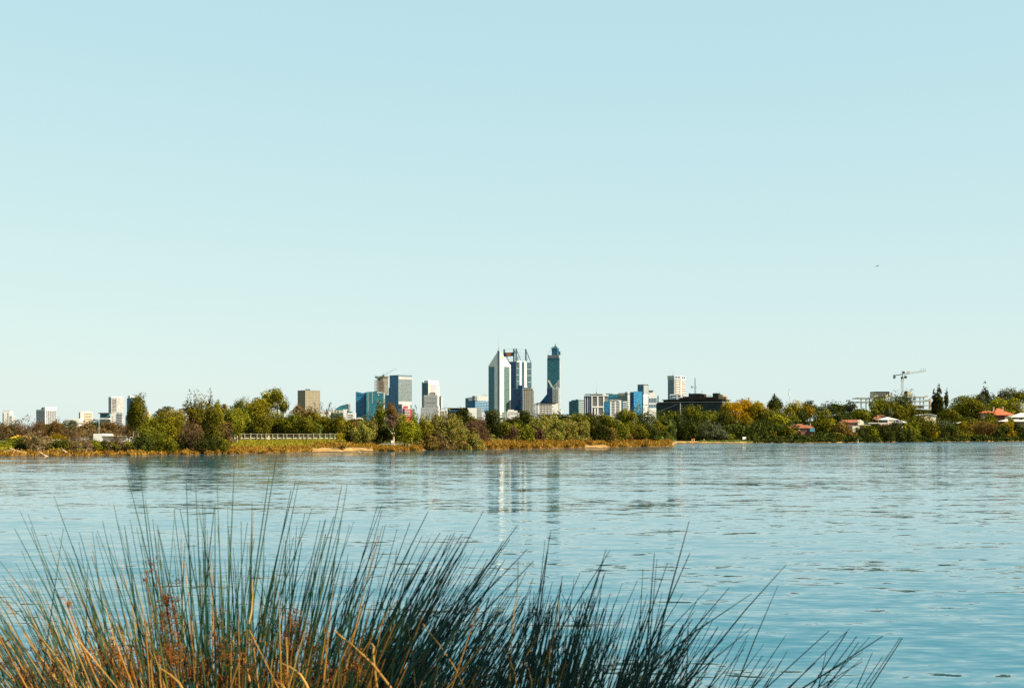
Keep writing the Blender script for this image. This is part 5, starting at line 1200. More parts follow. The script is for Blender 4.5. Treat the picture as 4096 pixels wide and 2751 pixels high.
# --- fork tree and the middle of the spit
for a in [
 ('dark', 1402, 1706, 1772, 44, 352, "dark shrubby tree at the right end of the sandy bluff"),
 ('olive', 1445, 1690, 1775, 78, 345, "pale olive tree right of the sandy bluff"),
 ('olive', 1480, 1676, 1760, 52, 352, "slim olive tree next to the pale olive one"),
 ('pink', 1498, 1656, 1730, 54, 362, "greyish bare tree in front of the teal glass office"),
 ('mid', 1524, 1612, 1715, 40, 360, "narrow green tree rising before the blue glass buildings"),
 ('dark', 1500, 1708, 1772, 60, 358, "dark tree in the gap left of the forked trunk"),
 ('dark', 1545, 1712, 1772, 62, 358, "black green tree behind the forked trunk"),
 ('gum', 1604, 1668, 1768, 58, 352, "yellow green tree just right of the forked trunk"),
 ('mid', 1654, 1656, 1770, 60, 356, "tall green tree below the red and white block"),
 ('gum', 1634, 1688, 1775, 58, 346, "bushy green tree at the end of the pale sand strip"),
 ('gum', 1694, 1668, 1760, 66, 358, "rounded green tree under the grey stepped office"),
 ('dry', 1738, 1674, 1785, 92, 345, "brown green tree with dark limbs under the grey office"),
 ('olive', 1786, 1656, 1775, 100, 352, "arching olive tree left of the long dark building"),
 ('olive', 1832, 1668, 1780, 84, 350, "drooping olive tree before the long dark building"),
 ('dark', 1852, 1634, 1690, 56, 400, "dark treetop covering the corner of the long dark building"),
 ('mid', 1885, 1668, 1720, 50, 400, "small green tree beneath the white end wall"),
]: tree(*a, group=SP)
# fork tree: pale forked trunk, brown and green crowns
ft = tree('dry', 1566, 1616, 1678, 44, 356, "brown crowned tree on a pale slender forked trunk", group=SP, trunk=False)
k = 356 / F; tb = MB()
zz_ = lambda v: Z(v, 356) - (gz(1566, 356) - 0.1); xx_ = lambda u: (u - 1566) * k
tb.tube([(xx_(1573), 0, 0), (xx_(1576), 0, zz_(1735)), (xx_(1570), 0, zz_(1705)), (xx_(1566), 0, zz_(1655))], [.26, .22, .17, .07], 6)
tb.tube([(xx_(1575), 0, zz_(1742)), (xx_(1553), 0, zz_(1712)), (xx_(1536), 0, zz_(1685))], [.17, .12, .05], 6)
tb.tube([(xx_(1571), 0, zz_(1708)), (xx_(1556), 0, zz_(1692)), (xx_(1550), 0, zz_(1670))], [.12, .09, .04], 6)
tb.build("trunk", M_PALEBARK, ft)
rngp = np.random.default_rng(77)
P, Nn, C, rad = crown_points(52*k, 44*k, 56*k, 'ball', rngp, 22, 0.34, 1500)
mesh_np("lower_crown", leaf_quads(P + np.array([xx_(1572), 0, zz_(1682)]), Nn, 4.4*k, 2.0, rngp, -0.6), np.arange(6000), np.full(1500, 4), L_PINKB, ft)
for a in [
 ('dry', 1712, 1742, 1796, 84, 336, "brown shrub overhanging the water right of the sand strip"),
 ('bare', 1770, 1726, 1798, 100, 334, "dark limbed brown shrub leaning towards the water"),
 ('dry', 1838, 1724, 1797, 116, 332, "wide brown shrub at the waterline below the arching olive trees"),
 ('rust', 1912, 1688, 1786, 116, 352, "large purplish bare shrub left of the pointed tower"),
 ('olive', 1880, 1734, 1797, 96, 345, "olive shrub in front of the purplish bare one"),
 ('rust', 2034, 1708, 1772, 112, 385, "purplish brown shrub below the pointed tower"),
 ('rust', 2148, 1712, 1774, 64, 385, "small purplish shrub right of the dark trees"),
 ('olive', 1966, 1742, 1784, 80, 372, "low olive shrub below the dark tree at the pointed tower"),
 ('gold', 2102, 1754, 1782, 44, 378, "golden shrub at the upper edge of the orange sedge"),
 ('mid', 2056, 1754, 1782, 80, 382, "dark low shrub left of the golden one"),
 ('olive', 2014, 1762, 1786, 52, 378, "little olive shrub above the orange sedge"),
]: shrub(*a)
for a in [
 ('dark', 1966, 1646, 1755, 82, 400, "dark green tree at the foot of the pointed tower"),
 ('mid', 2010, 1682, 1740, 54, 402, "yellow green treetop under the low white block"),
 ('dark', 2058, 1660, 1722, 86, 430, "dark tree right of the low white block"),
 ('dark', 2094, 1646, 1724, 50, 432, "darkest upright tree below the finned block"),
 ('dark', 2126, 1654, 1715, 58, 430, "dark tree right of the darkest upright one"),
 ('mid', 2046, 1692, 1730, 60, 405, "green bushy tree in front of the dark ones"),
 ('mid', 2098, 1706, 1775, 76, 400, "shaded green tree over purplish shrubs"),
 ('olive', 2162, 1672, 1778, 86, 402, "pale olive willowy tree left of the low white roofs"),
 ('dark', 2196, 1656, 1708, 74, 450, "dark tree before the white apartment balconies"),
 ('dark', 2246, 1660, 1712, 74, 452, "dark tree under the long low white roofs"),
 ('olive', 2214, 1678, 1784, 90, 408, "pale olive tree, second from the left of the willowy row"),
 ('olive', 2262, 1682, 1786, 84, 412, "bushy olive tree in the middle of the willowy row"),
 ('olive', 2306, 1690, 1788, 80, 415, "olive tree with a dark hollow in the willowy row"),
 ('olive', 2350, 1694, 1786, 78, 420, "last olive tree of the willowy row"),
 ('mid', 2310, 1656, 1716, 84, 470, "rounded dark tree under the plain teal office"),
 ('dark', 2364, 1656, 1730, 90, 472, "wide dark tree under the white framed office"),
 ('mid', 2415, 1660, 1735, 78, 474, "dark rounded tree right of the wide dark one"),
 ('grey', 2452, 1672, 1725, 60, 480, "small grey tree before the white balconies"),
 ('mid', 2500, 1642, 1718, 84, 500, "dark green tree before the banded green office"),
 ('gold', 2535, 1648, 1668, 20, 496, "tiny golden treetop among dark crowns"),
 ('grey', 2572, 1634, 1722, 84, 505, "grey green spreading tree before the box tower"),
 ('mid', 2470, 1688, 1765, 84, 470, "dense green tree above the orange sedge"),
 ('dark', 2404, 1690, 1768, 86, 455, "dark leafy tree right of the willowy row"),
 ('dry', 2428, 1712, 1770, 78, 448, "dull brown tree in front of the dark leafy one"),
 ('mid', 2545, 1692, 1765, 88, 485, "dark green tree left of the light green shrub"),
 ('dark', 2590, 1704, 1770, 84, 488, "shaded tree near the tip of the spit"),
 ('mid', 2622, 1668, 1740, 74, 520, "green tree at the left end of the dark flat building"),
]: tree(*a, group=SP)
shrub('autumn', 2508, 1724, 1772, 46, 462, "rusty orange shrub above the orange sedge", mat_=L_DRYB)
shrub('gold', 2556, 1736, 1772, 54, 478, "olive gold shrub behind the end of the sedge")
shrub('bright', 2632, 1744, 1772, 38, 515, "light green rounded shrub at the tip of the spit")
shrub('mid', 2600, 1748, 1774, 40, 505, "dark shrub left of the light green one")

# --- far shore, under the dark flat building
for a in [
 ('grey', 2664, 1692, 1768, 70, 760, "grey green tree where the far beach begins"),
 ('mid', 2668, 1650, 1712, 70, 860, "green tree below the glass end of the dark flat building"),
 ('mid', 2640, 1684, 1765, 66, 770, "olive green tree left of the far beach"),
 ('dark', 2716, 1665, 1766, 90, 775, "very dark tree at the far beach below the light pole"),
 ('mid', 2690, 1655, 1700, 52, 880, "sunlit tree crown beside the light pole"),
 ('mid', 2772, 1624, 1692, 78, 900, "rounded olive green crown in front of the dark wall"),
 ('dark', 2770, 1672, 1768, 100, 770, "black green tree above the sunlit stumps"),
 ('mid', 2842, 1646, 1700, 72, 880, "olive rounded crown by the lit corner of the dark building"),
 ('dark', 2812, 1690, 1766, 80, 775, "dark tree between the black green one and the round beach tree"),
 ('grey', 2852, 1694, 1760, 106, 765, "broad round grey green tree over the picnic table"),
 ('grey', 2826, 1680, 1700, 26, 800, "pale green treetop above the broad round tree"),
 ('dark', 2898, 1650, 1762, 84, 850, "dark tree filling the gap left of the orange tree"),
 ('mid', 2910, 1736, 1768, 52, 768, "small green bush right of the picnic table"),
 ('gold', 2910, 1612, 1668, 54, 905, "golden green crown touching the dark flat building"),
 ('autumn', 2984, 1606, 1690, 132, 890, "large orange autumn tree, brightest on the far shore"),
 ('gold', 3030, 1612, 1696, 66, 885, "golden side of the big autumn tree crown group"),
 ('gold', 2968, 1602, 1640, 100, 905, "yellow green crown behind the orange autumn tree"),
 ('mid', 2950, 1662, 1765, 88, 840, "dark green tree below the orange autumn tree"),
 ('gold', 2986, 1676, 1762, 60, 835, "yellowish hanging tree under the orange autumn tree"),
 ('mid', 3016, 1690, 1764, 60, 830, "green tree over the bright far lawn"),
 ('mid', 3070, 1640, 1712, 84, 880, "rounded dark green tree left of the conical pine"),
 ('mid', 3116, 1634, 1700, 80, 890, "olive green crown under the conical pine"),
 ('gum', 3108, 1664, 1730, 74, 850, "bright green bushy tree below the conical pine"),
 ('dark', 3062, 1690, 1765, 74, 825, "dark tree right of the bright lawn"),
 ('gold', 3092, 1728, 1768, 60, 800, "yellow green rounded bush at the far waterline"),
 ('dry', 3050, 1735, 1769, 66, 795, "brownish bush at the far waterline"),
 ('mid', 3150, 1706, 1760, 66, 790, "rounded olive bush left of the red roofed house"),
 ('gold', 3172, 1608, 1672, 64, 930, "golden topped tree right of the conical pine"),
 ('mid', 3170, 1658, 1702, 60, 890, "dark green tree above the red roofed house"),
 ('grey', 3238, 1604, 1640, 52, 960, "grey green rounded crown behind golden treetops"),
 ('gold', 3230, 1620, 1682, 56, 930, "second golden topped tree nearer the hill"),
 ('dark', 3205, 1640, 1698, 60, 900, "dark tree between the two golden topped trees"),
 ('grey', 3284, 1618, 1668, 60, 980, "dark grey green crown left of the hill treeline"),
 ('dark', 3340, 1612, 1664, 84, 985, "broad dark crown on the treeline before the hill"),
 ('grey', 3398, 1608, 1656, 56, 1010, "pale grey open crown beside the concrete frame"),
 ('mid', 3288, 1648, 1742, 70, 840, "tall green tree right of the red roofed house"),
 ('gum', 3318, 1676, 1730, 44, 835, "pale green bush left of the gabled house"),
 ('dark', 3352, 1646, 1700, 74, 930, "dark tree behind the gabled house"),
 ('dry', 3362, 1684, 1742, 56, 830, "brown autumn tree in front of the gabled house"),
 ('mid', 3448, 1638, 1686, 72, 960, "dark green tree above the gabled house"),
 ('dark', 3440, 1640, 1672, 50, 1050, "dark crown under the open concrete floors"),
 ('mid', 3514, 1592, 1660, 72, 1080, "round green tree covering the lower concrete frame"),
 ('mid', 3548, 1596, 1668, 80, 1085, "green crown below the yellow brown formwork"),
 ('grey', 3606, 1574, 1650, 84, 1095, "grey green tree standing under the crane mast"),
 ('mid', 3580, 1620, 1690, 88, 1010, "broad tree above the pyramid roofed house"),
 ('mid', 3634, 1618, 1676, 56, 1060, "dark tree in front of the concrete stair core"),
 ('grey', 3556, 1634, 1666, 26, 960, "small pale tree above the pyramid roof"),
 ('dark', 3502, 1648, 1692, 54, 970, "dark tree left of the small brick house"),
]: tree(*a, group=FS)
tree('pine', 3100, 1588, 1642, 54, 920, "dark conical pine standing above rounded treetops", "conical_pine", "pine tree", None)
for a in [
 ('mid', 3330, 1732, 1766, 76, 815, "olive shrub at the water below the brown autumn tree"),
 ('dry', 3250, 1746, 1769, 92, 800, "low brown shrub on the bank below the red roofed house"),
 ('grey', 3210, 1744, 1766, 70, 795, "grey low shrub on the far bank"),
 ('dry', 3400, 1716, 1764, 50, 830, "golden brown shrub below the cream terrace"),
 ('dark', 3440, 1712, 1766, 86, 840, "dark hedge shrub behind the kayak"),
 ('mid', 3478, 1706, 1764, 70, 850, "olive topped hedge shrub below the white terrace"),
 ('dark', 3528, 1700, 1766, 92, 862, "large dark hedge shrub below the pavilion"),
 ('dark', 3590, 1696, 1766, 90, 880, "dark hedge shrub below the solar panels"),
 ('mid', 3636, 1680, 1765, 80, 900, "tall shrub between solar panels and cream house"),
 ('dark', 3612, 1730, 1766, 70, 880, "low dark shrub at the far waterline below the crane"),
 ('mid', 3700, 1668, 1720, 96, 930, "broad green shrub under the cream curved roof"),
 ('gold', 3716, 1694, 1764, 66, 935, "yellow green shrub in the far hedge"),
 ('dark', 3676, 1716, 1766, 74, 930, "dark shrub left of the yellow green hedge shrub"),
 ('dark', 3780, 1704, 1766, 92, 960, "dark hedge shrub left of the marker post"),
 ('grey', 3768, 1680, 1712, 62, 1000, "grey shrub right of the cream house"),
 ('mid', 3846, 1716, 1766, 86, 985, "hedge shrub behind the marker post"),
 ('gold', 3868, 1690, 1730, 62, 1010, "golden shrub below the white awning"),
 ('mid', 3880, 1676, 1706, 60, 1035, "green hedge strip below the big round tree"),
 ('dry', 3926, 1690, 1766, 92, 1000, "yellow brown hedge shrub below the terracotta house"),
 ('mid', 3940, 1682, 1730, 70, 1040, "olive shrub in front of the terracotta house wall"),
 ('dark', 3990, 1700, 1766, 76, 1015, "dark hedge shrub right of the yellow brown one"),
 ('gold', 4030, 1690, 1764, 60, 1030, "golden hedge shrub below the white roofed house"),
 ('dark', 4076, 1700, 1766, 80, 1035, "last dark hedge shrub at the edge of the picture"),
 ('mid', 3958, 1648, 1690, 56, 1055, "rounded dark tree shrub covering the terracotta roof corner"),
 ('mid', 4040, 1672, 1700, 40, 1045, "small shrub between terracotta house and white roof"),
]: shrub(*a, group=FS)
for a in [
 ('cypress', 3755, 1560, 1662, 34, 1120, "tallest cypress by the concrete frame", "cypress", "cypress"),
 ('cypress', 3737, 1572, 1655, 20, 1125, "slimmer cypress leaning on the tallest one", "cypress", "cypress"),
 ('cypress', 3785, 1570, 1625, 15, 1130, "small lone cypress spire between tallest cypress and round tree", "cypress", "cypress"),
 ('cypress', 3941, 1560, 1640, 34, 1190, "conical dark tree rising behind the big round tree", "cypress", "cypress"),
]: tree(*a, group="dark cypress spires on the hill")
for a in [
 ('mid', 3838, 1590, 1690, 132, 1110, "biggest round dark green tree on the hill"),
 ('mid', 3898, 1594, 1690, 74, 1105, "round tree merged with the biggest one"),
 ('grey', 3915, 1578, 1640, 60, 1180, "grey green tree left of the conical dark tree"),
 ('grey', 3968, 1582, 1640, 44, 1185, "open grey tree right of the conical dark tree"),
 ('gum', 3985, 1596, 1660, 68, 1150, "lighter olive tree behind the terracotta roof"),
 ('grey', 4014, 1564, 1620, 60, 1200, "tall grey green treetop on the hill crest"),
 ('mid', 4066, 1558, 1618, 84, 1205, "spreading dark crown at the hill crest edge"),
 ('gum', 4050, 1600, 1668, 96, 1150, "bright green tree above the white roofed house"),
 ('mid', 3800, 1640, 1710, 74, 1080, "shaded tree left of the big round tree base"),
 ('dark', 3860, 1660, 1716, 84, 1075, "shadowed tree under the big round tree"),
]: tree(*a, group=FS)

# ------------------------------------------------------------------ masses nobody could count
def mass(name, label, m, pts, size, asp, rng, up=0.6, parent=None):
    P = np.array(pts); n = len(P)
    Nn = unit(rng.standard_normal((n, 3)) * np.array([1, 1, 0.6]))
    q_ = leaf_quads(P, Nn, size, asp, rng, -up)
    return tag(mesh_np(name, q_, np.arange(n*4), np.full(n, 4), m, smooth=False), label, kind="stuff")
rngM = np.random.default_rng(9)
def belt(u0, u1, d0, d1, h0, h1, n):
    u = rngM.uniform(u0, u1, n); Y = shore(u) + rngM.uniform(d0, d1, n)
    z = ground_uY(u, Y); hh = rngM.uniform(0, 1, n)**0.8 * np.interp(np.sin(u*0.05) + np.sin(u*0.021+1), [-2, 2], [h0, h1])
    return np.stack([(u-CX)/F*Y, Y, z + hh], -1)
und = np.concatenate([belt(520, 900, 70, 120, 2.5, 4.5, 6000), belt(900, 1500, 140, 190, 5, 8, 9000), belt(1480, 1900, 55, 110, 3.5, 5.5, 8000), belt(1880, 2640, 50, 120, 4.5, 7, 16000)])
mass("undergrowth", "dark undergrowth behind the trees of the near spit", L_DEEP, und, 0.7, 1.2, rngM, 0.2)
scr = belt(-500, 540, 98, 150, 1.8, 3.8, 12000)
mass("scrub", "brown bare scrub massed behind the shrubs of the left bank", L_BROWN, scr, 0.55, 2.2, rngM, 0.6)
und = np.concatenate([belt(2560, 3200, 40, 140, 6, 9, 16000), belt(3150, 4700, 50, 300, 0.8, 2.4, 30000), belt(3380, 4700, 0.3, 14, 1.0, 4, 12000), belt(2990, 3400, 14, 60, 1.5, 4, 9000), belt(3020, 3390, 2, 14, .3, 1.4, 3000)])
mass("woodland", "dark woodland filling the far hillside between the trees", L_DEEP, und, 1.3, 1.2, rngM, 0.2)
L_SEDGE = leaf("orange sedge", (0.05, 0.024, 0.006), (0.21, 0.10, 0.014), 0.25, (0.40, 0.23, 0.05))
L_GRASSY = leaf("yellow green bank grass", (0.08, 0.075, 0.008), (0.22, 0.18, 0.016), 0.3, (0.36, 0.25, 0.03))
KN_A = np.cumsum(rngM.uniform(14, 70, 140)) - 600; KV_A = rngM.uniform(0, 1, 140); KN_B = np.cumsum(rngM.uniform(5, 22, 460)) - 300; KV_B = rngM.uniform(0, 1, 460)
def tufts(u0, u1, d0, d1, h0, h1, n, pw=1.0):
    u = rngM.uniform(u0, u1, n); Y = shore(u) + d0 + (d1-d0) * rngM.uniform(0, 1, n)**pw
    z = ground_uY(u, Y); ph = 0.55*np.interp(u, KN_A, KV_A) + 0.45*np.interp(u + Y*3, KN_B, KV_B)
    return np.stack([(u-CX)/F*Y, Y, z + rngM.uniform(0, 1, n) * (h0 + (h1-h0)*ph)], -1)
sed = np.concatenate([tufts(-500, 330, 0.6, 7, .1, .45, 2600), tufts(330, 960, 0.6, 6, .1, .45, 3000), tufts(880, 1250, 1.0, 11, .1, .55, 3000), tufts(1250, 1500, 8, 26, .1, .8, 2200),
   tufts(1495, 1690, .5, 9, .3, .75, 4200), tufts(1880, 2340, .8, 14, .7, 1.5, 12000), tufts(2320, 2440, 8, 18, .5, 1.4, 2000), tufts(2430, 2688, .5, 16, .7, 1.5, 9000)])
mass("sedge", "orange brown sedge fringing the near spit", L_SEDGE, sed, 0.42, 1.9, rngM, 1.2)
gr = np.concatenate([tufts(900, 1300, 9, 70, .1, .5, 11000), tufts(380, 520, 10, 40, .1, .6, 2500), tufts(-300, 380, 10, 40, .1, .5, 3000), tufts(1240, 1420, 40, 90, .1, .4, 2500)])
mass("grass", "yellow green grass on the bank below the boardwalk", L_GRASSY, gr, 0.40, 1.7, rngM, 1.0)
fg = np.concatenate([tufts(2800, 3100, 6, 26, .1, .5, 2500)])
mass("lawn", "bright strip of far lawn under the trees", L_BRIGHT, fg, 0.8, 1.3, rngM, 0.4)
for u, Y, w_, lab in ((1080, 296, 26, "dark tussock at the waterline left of the sandy bluff"), (1110, 296, 24, "second dark tussock next to the waterline one"), (1240, 298, 26, "dark rounded tussock on the sandy bluff edge"), (1368, 318, 20, "small brown tussock high on the sandy bluff"), (800, 277, 22, "dark tussock at the waterline under the thicket")):
    v = CY + (H - gz(u, Y)) / Y * F
    shrub('dry', u, v - 17, v + 1, w_, Y, lab, group="dark tussocks along the sandy waterline", trunk=False, mat_=L_DRYB)
# ------------------------------------------------------------------ rushes at the photographer's feet
def rush_mat(name, c0, c1, c2):
    m, nt, out = mat(name)
    geo = N(nt, "ShaderNodeNewGeometry"); oi = N(nt, "ShaderNodeObjectInfo")
    n1 = N(nt, "ShaderNodeTexNoise", i_Scale=9.0, i_Detail=2.0); nt.links.new(geo.outputs["Position"], n1.inputs["Vector"])
    f = math_node(nt, 'ADD', math_node(nt, 'MULTIPLY', math_node(nt, 'ADD', geo.outputs["Random Per Island"], oi.outputs["Random"]), 0.36),
                  math_node(nt, 'MULTIPLY', math_node(nt, 'SUBTRACT', n1.outputs[0], 0.35), 0.8), clamp=True)
    col = ramp(nt, f, [(0.0, c0), (0.5, c1), (1.0, c2)])
    b = N(nt, "ShaderNodeBsdfPrincipled", i_Roughness=0.45); b.inputs["Specular IOR Level"].default_value = 0.15
    nt.links.new(col, b.inputs["Base Color"]); nt.links.new(b.outputs[0], out.inputs[0])
    return m
M_RUSH = rush_mat("green rush stem", (0.003, 0.014, 0.008), (0.009, 0.036, 0.017), (0.11, 0.115, 0.012))
M_RUSHDK = rush_mat("rush stem with painted shade", (0.002, 0.010, 0.008), (0.005, 0.025, 0.018), (0.018, 0.048, 0.028))  # darker copy of the stem colour, shade painted in
M_DRY = rush_mat("dry rush stem", (0.08, 0.035, 0.007), (0.30, 0.15, 0.028), (0.58, 0.36, 0.11))
M_HEAD = rush_mat("rusty seed head", (0.022, 0.008, 0.002), (0.13, 0.045, 0.006), (0.34, 0.125, 0.014))

LEAN_U = [-300, 0, 200, 450, 700, 950, 1200, 1400, 1600, 1800, 2000, 2100, 2200, 2300, 2450, 2700, 2850, 3100, 3300, 3600]
LEAN_A = [-36, -31, -24, -15, -8, 1, 8, 13, 20, 28, 34, 30, 14, 12, 20, 22, 34, 40, 44, 44]
ENV_U = [-200, 0, 100, 250, 400, 600, 800, 1000, 1200, 1400, 1500, 1700, 1900, 2050, 2200, 2300, 2400, 2500, 2650, 2750, 2900, 3100, 3300, 3500]
ENV_V = [2260, 2240, 2110, 2070, 2110, 2040, 2020, 1990, 2040, 2050, 2070, 2110, 2130, 2190, 2280, 2300, 2260, 2370, 2330, 2300, 2420, 2480, 2600, 2640]
rr = random.Random(21); rnr = np.random.default_rng(21)

def stem_line(u, v, Y, lean, curl=0.5, n=11):
    """centre line of a stem from its tip down to the bank"""
    p = np.array([X(u, Y), Y, Z(v, Y)]); pts = [p.copy()]
    ydrift = rr.uniform(-0.12, 0.12)
    L = max(0.5, p[2] - 2.0) * 1.02
    seg = L / n
    for i in range(n):
        t = (i + 0.5) / n
        a = R(lean) * (1 - (1 - curl) * t * 1.1)
        p = p - np.array([math.sin(a), ydrift * 0.5, math.cos(a)]) * seg
        pts.append(p.copy())
    return np.array(pts[::-1])                      # base first

def stem_geo(mb_list, pts, r0, tip=0.25):
    mb_list.append((pts, r0, tip))
def build_stems(name, items, m, parent, sides=4):
    VV, FF = [], []; base = 0
    for pts, r0, tip in items:
        n = len(pts); t = np.gradient(pts, axis=0); t = unit(t)
        a = unit(np.cross(t, np.array([0.3, 1.0, 0.2]))); b_ = np.cross(t, a)
        s = np.linspace(0, 1, n); rad = r0 * np.interp(s, [0, 0.5, 0.85, 1], [1.25, 1.0, 0.7, tip])
        ang = np.arange(sides) * 2 * math.pi / sides
        ring = pts[:, None, :] + (a[:, None, :] * np.cos(ang)[None, :, None] + b_[:, None, :] * np.sin(ang)[None, :, None]) * rad[:, None, None]
        VV.append(ring.reshape(-1, 3))
        i = np.arange(n-1)[:, None] * sides; k = np.arange(sides)[None, :]
        f = np.stack([i + k, i + (k+1) % sides, i + sides + (k+1) % sides, i + sides + k], -1).reshape(-1, 4) + base
        FF.append(f); base += n * sides
    V = np.concatenate(VV) - np.array(parent.location); Fq = np.concatenate(FF)
    return mesh_np(name, V, Fq, np.full(len(Fq), 4), m, parent, True)

# tussocks: columns of their visible crowns
TUS = [(-400, 210, "leftmost sprawling rush tussock, gold and green stems fanning outwards over a brown base"),
       (210, 520, "rush tussock with stems leaning slightly left and thick golden sheaths"),
       (520, 780, "rush tussock holding the tall dark rusty seed head"),
       (780, 1060, "upright rush tussock with the straightest tallest stems"),
       (1060, 1330, "rush tussock with brown flower clusters halfway up and stems leaning right"),
       (1330, 1660, "dense green rush tussock leaning right, crossed by a bent tan stalk"),
       (1660, 2110, "dark rush tussock leaning far over to the right"),
       (2110, 2480, "dark upright rush tussock left of the sparse right-hand stems"),
       (2480, 2860, "thin dark rush tussock with stems crossing each other"),
       (2860, 3700, "sparse rush tussock of a few long blue green stems at the lower right")]
stems = {i: [] for i in range(len(TUS))}
def which(u):
    for i, (a, b_, _) in enumerate(TUS):
        if a <= u < b_: return i
    return 0 if u < 0 else len(TUS) - 1
TALL = [(500,1868,-13),(560,1892,-8),(582,2000,-7),(745,1930,-4),(783,1942,-3),(868,1898,-1),(937,1862,2),(1108,1812,8),(1076,1905,9),(1183,1920,13),(1165,1955,11),(1193,1935,13),(1367,1942,12),
        (1248,2035,20),(1530,2012,22),(1512,2015,18),(1528,2040,16),(1712,2046,28),(1935,2040,30),(2070,2100,36),(2110,2195,44),(2204,2120,9),(2198,2145,7),(2180,2160,6),(2440,2200,34),(2425,2195,18),(2415,2240,18),
        (2757,2082,16),(2760,2210,24),(2670,2250,18),(2618,2210,6),(2628,2235,5),(2550,2320,24),(2572,2275,3),(3146,2256,44),(3112,2340,24),(3008,2372,58),(2918,2348,42),(2835,2352,46),(3012,2505,52),(3055,2575,40),
        (3400,2512,46),(3480,2545,42),(3490,2608,24),(3305,2600,12),(3262,2650,48),(3150,2600,30),(3450,2630,50),(215,1982,-21),(78,2040,-25),(112,2055,-22),(58,2112,-30),(410,2082,-12),(455,2018,-13),(237,2150,-20),(315,2165,-12),(370,2125,-9),
        (630,2115,-4),(700,2030,4),(820,2030,1),(860,2015,-1),(810,2010,-3),(1008,2012,1),(1300,2080,14),(1220,2050,12),(1390,1930,9),(1640,2090,20),(1588,2115,17),(1690,2140,26),(1760,2130,32),(1790,2140,30),(1830,2230,38),(1840,2215,34),
        (-20,2220,-38),(-60,2270,-40),(10,2300,-33),(2040,2155,36),(2015,2160,33),(1985,2265,40),(2250,2300,10),(2320,2290,24),(2490,2330,20)]
for u, v, a in TALL:
    stems[which(u)].append((u, v, a + rr.uniform(-1.5, 1.5), rr.uniform(2.4, 3.0), True))
def dens(u): return np.interp(u, [-400, 0, 1500, 2000, 2300, 2600, 2800, 3000, 3700], [1, 1, 1.05, 1.05, 0.72, 0.5, 0.3, 0.12, 0.04])
cnt = 0
while cnt < 1500:
    u = rr.uniform(-400, 3400)
    if rr.random() > dens(u): continue
    e = np.interp(u, ENV_U, ENV_V)
    v = e + (2900 - e) * rr.random() ** 0.85
    a = np.interp(u, LEAN_U, LEAN_A) + rr.gauss(0, 4.5)
    if rr.random() < 0.06: a += rr.choice([-1, 1]) * rr.uniform(15, 35)
    stems[which(u)].append((u, v, a, rr.uniform(2.25, 3.5), False)); cnt += 1

HEADS = [(655,2355,1.5,2.6),(668,2395,1.2,2.6),(700,2420,.9,2.6),(585,2298,.55,2.7),(592,2545,1.7,2.5),(640,2520,1.6,2.5),(662,2570,1.4,2.45),(1160,2510,1.3,2.5),(1188,2530,1.3,2.5),(1145,2560,1.6,2.45),(1175,2600,1.2,2.5),
         (150,2580,.9,2.6),(215,2620,1.6,2.4),(190,2680,1.8,2.4),(250,2700,1.5,2.4),(350,2650,1.2,2.5),(520,2670,1.2,2.5),(860,2480,.9,2.6),(880,2560,1.1,2.5),(930,2650,1.6,2.4),(760,2660,1.5,2.4),(1000,2690,1.4,2.4),(1390,2680,1.4,2.4),(1450,2640,1.1,2.4),(1535,2615,.9,2.5),(1500,2600,.8,2.5),(1340,2700,1.3,2.4),(400,2720,1.6,2.4),(60,2700,1.4,2.4),(640,2700,1.5,2.4),(880,2740,1.7,2.35),(1120,2710,1.3,2.4),(270,2400,.5,2.6),(1290,2560,.6,2.5)]
for _ in range(34): HEADS.append((rr.uniform(-60, 1480), rr.uniform(2590, 2770), rr.uniform(.8, 1.7), rr.uniform(2.3, 2.55)))
STALKS = [(1337,2522,1560,2745,4.2,2.3),(1692,2495,1865,2765,3.0,2.35),(2015,2590,2070,2770,2.6,2.35),(930,2560,1000,2725,2.6,2.4),(640,2672,740,2775,4.0,2.25),(1128,2652,1225,2735,3.8,2.3),(1080,2725,1140,2760,4.0,2.3),(1475,2570,1492,2610,3.2,2.35),(2100,2640,2125,2780,2.2,2.35),(1010,2320,990,2520,2.2,2.4),(2235,2400,2200,2600,2.0,2.45),(2072,2240,2050,2480,2.0,2.5)]

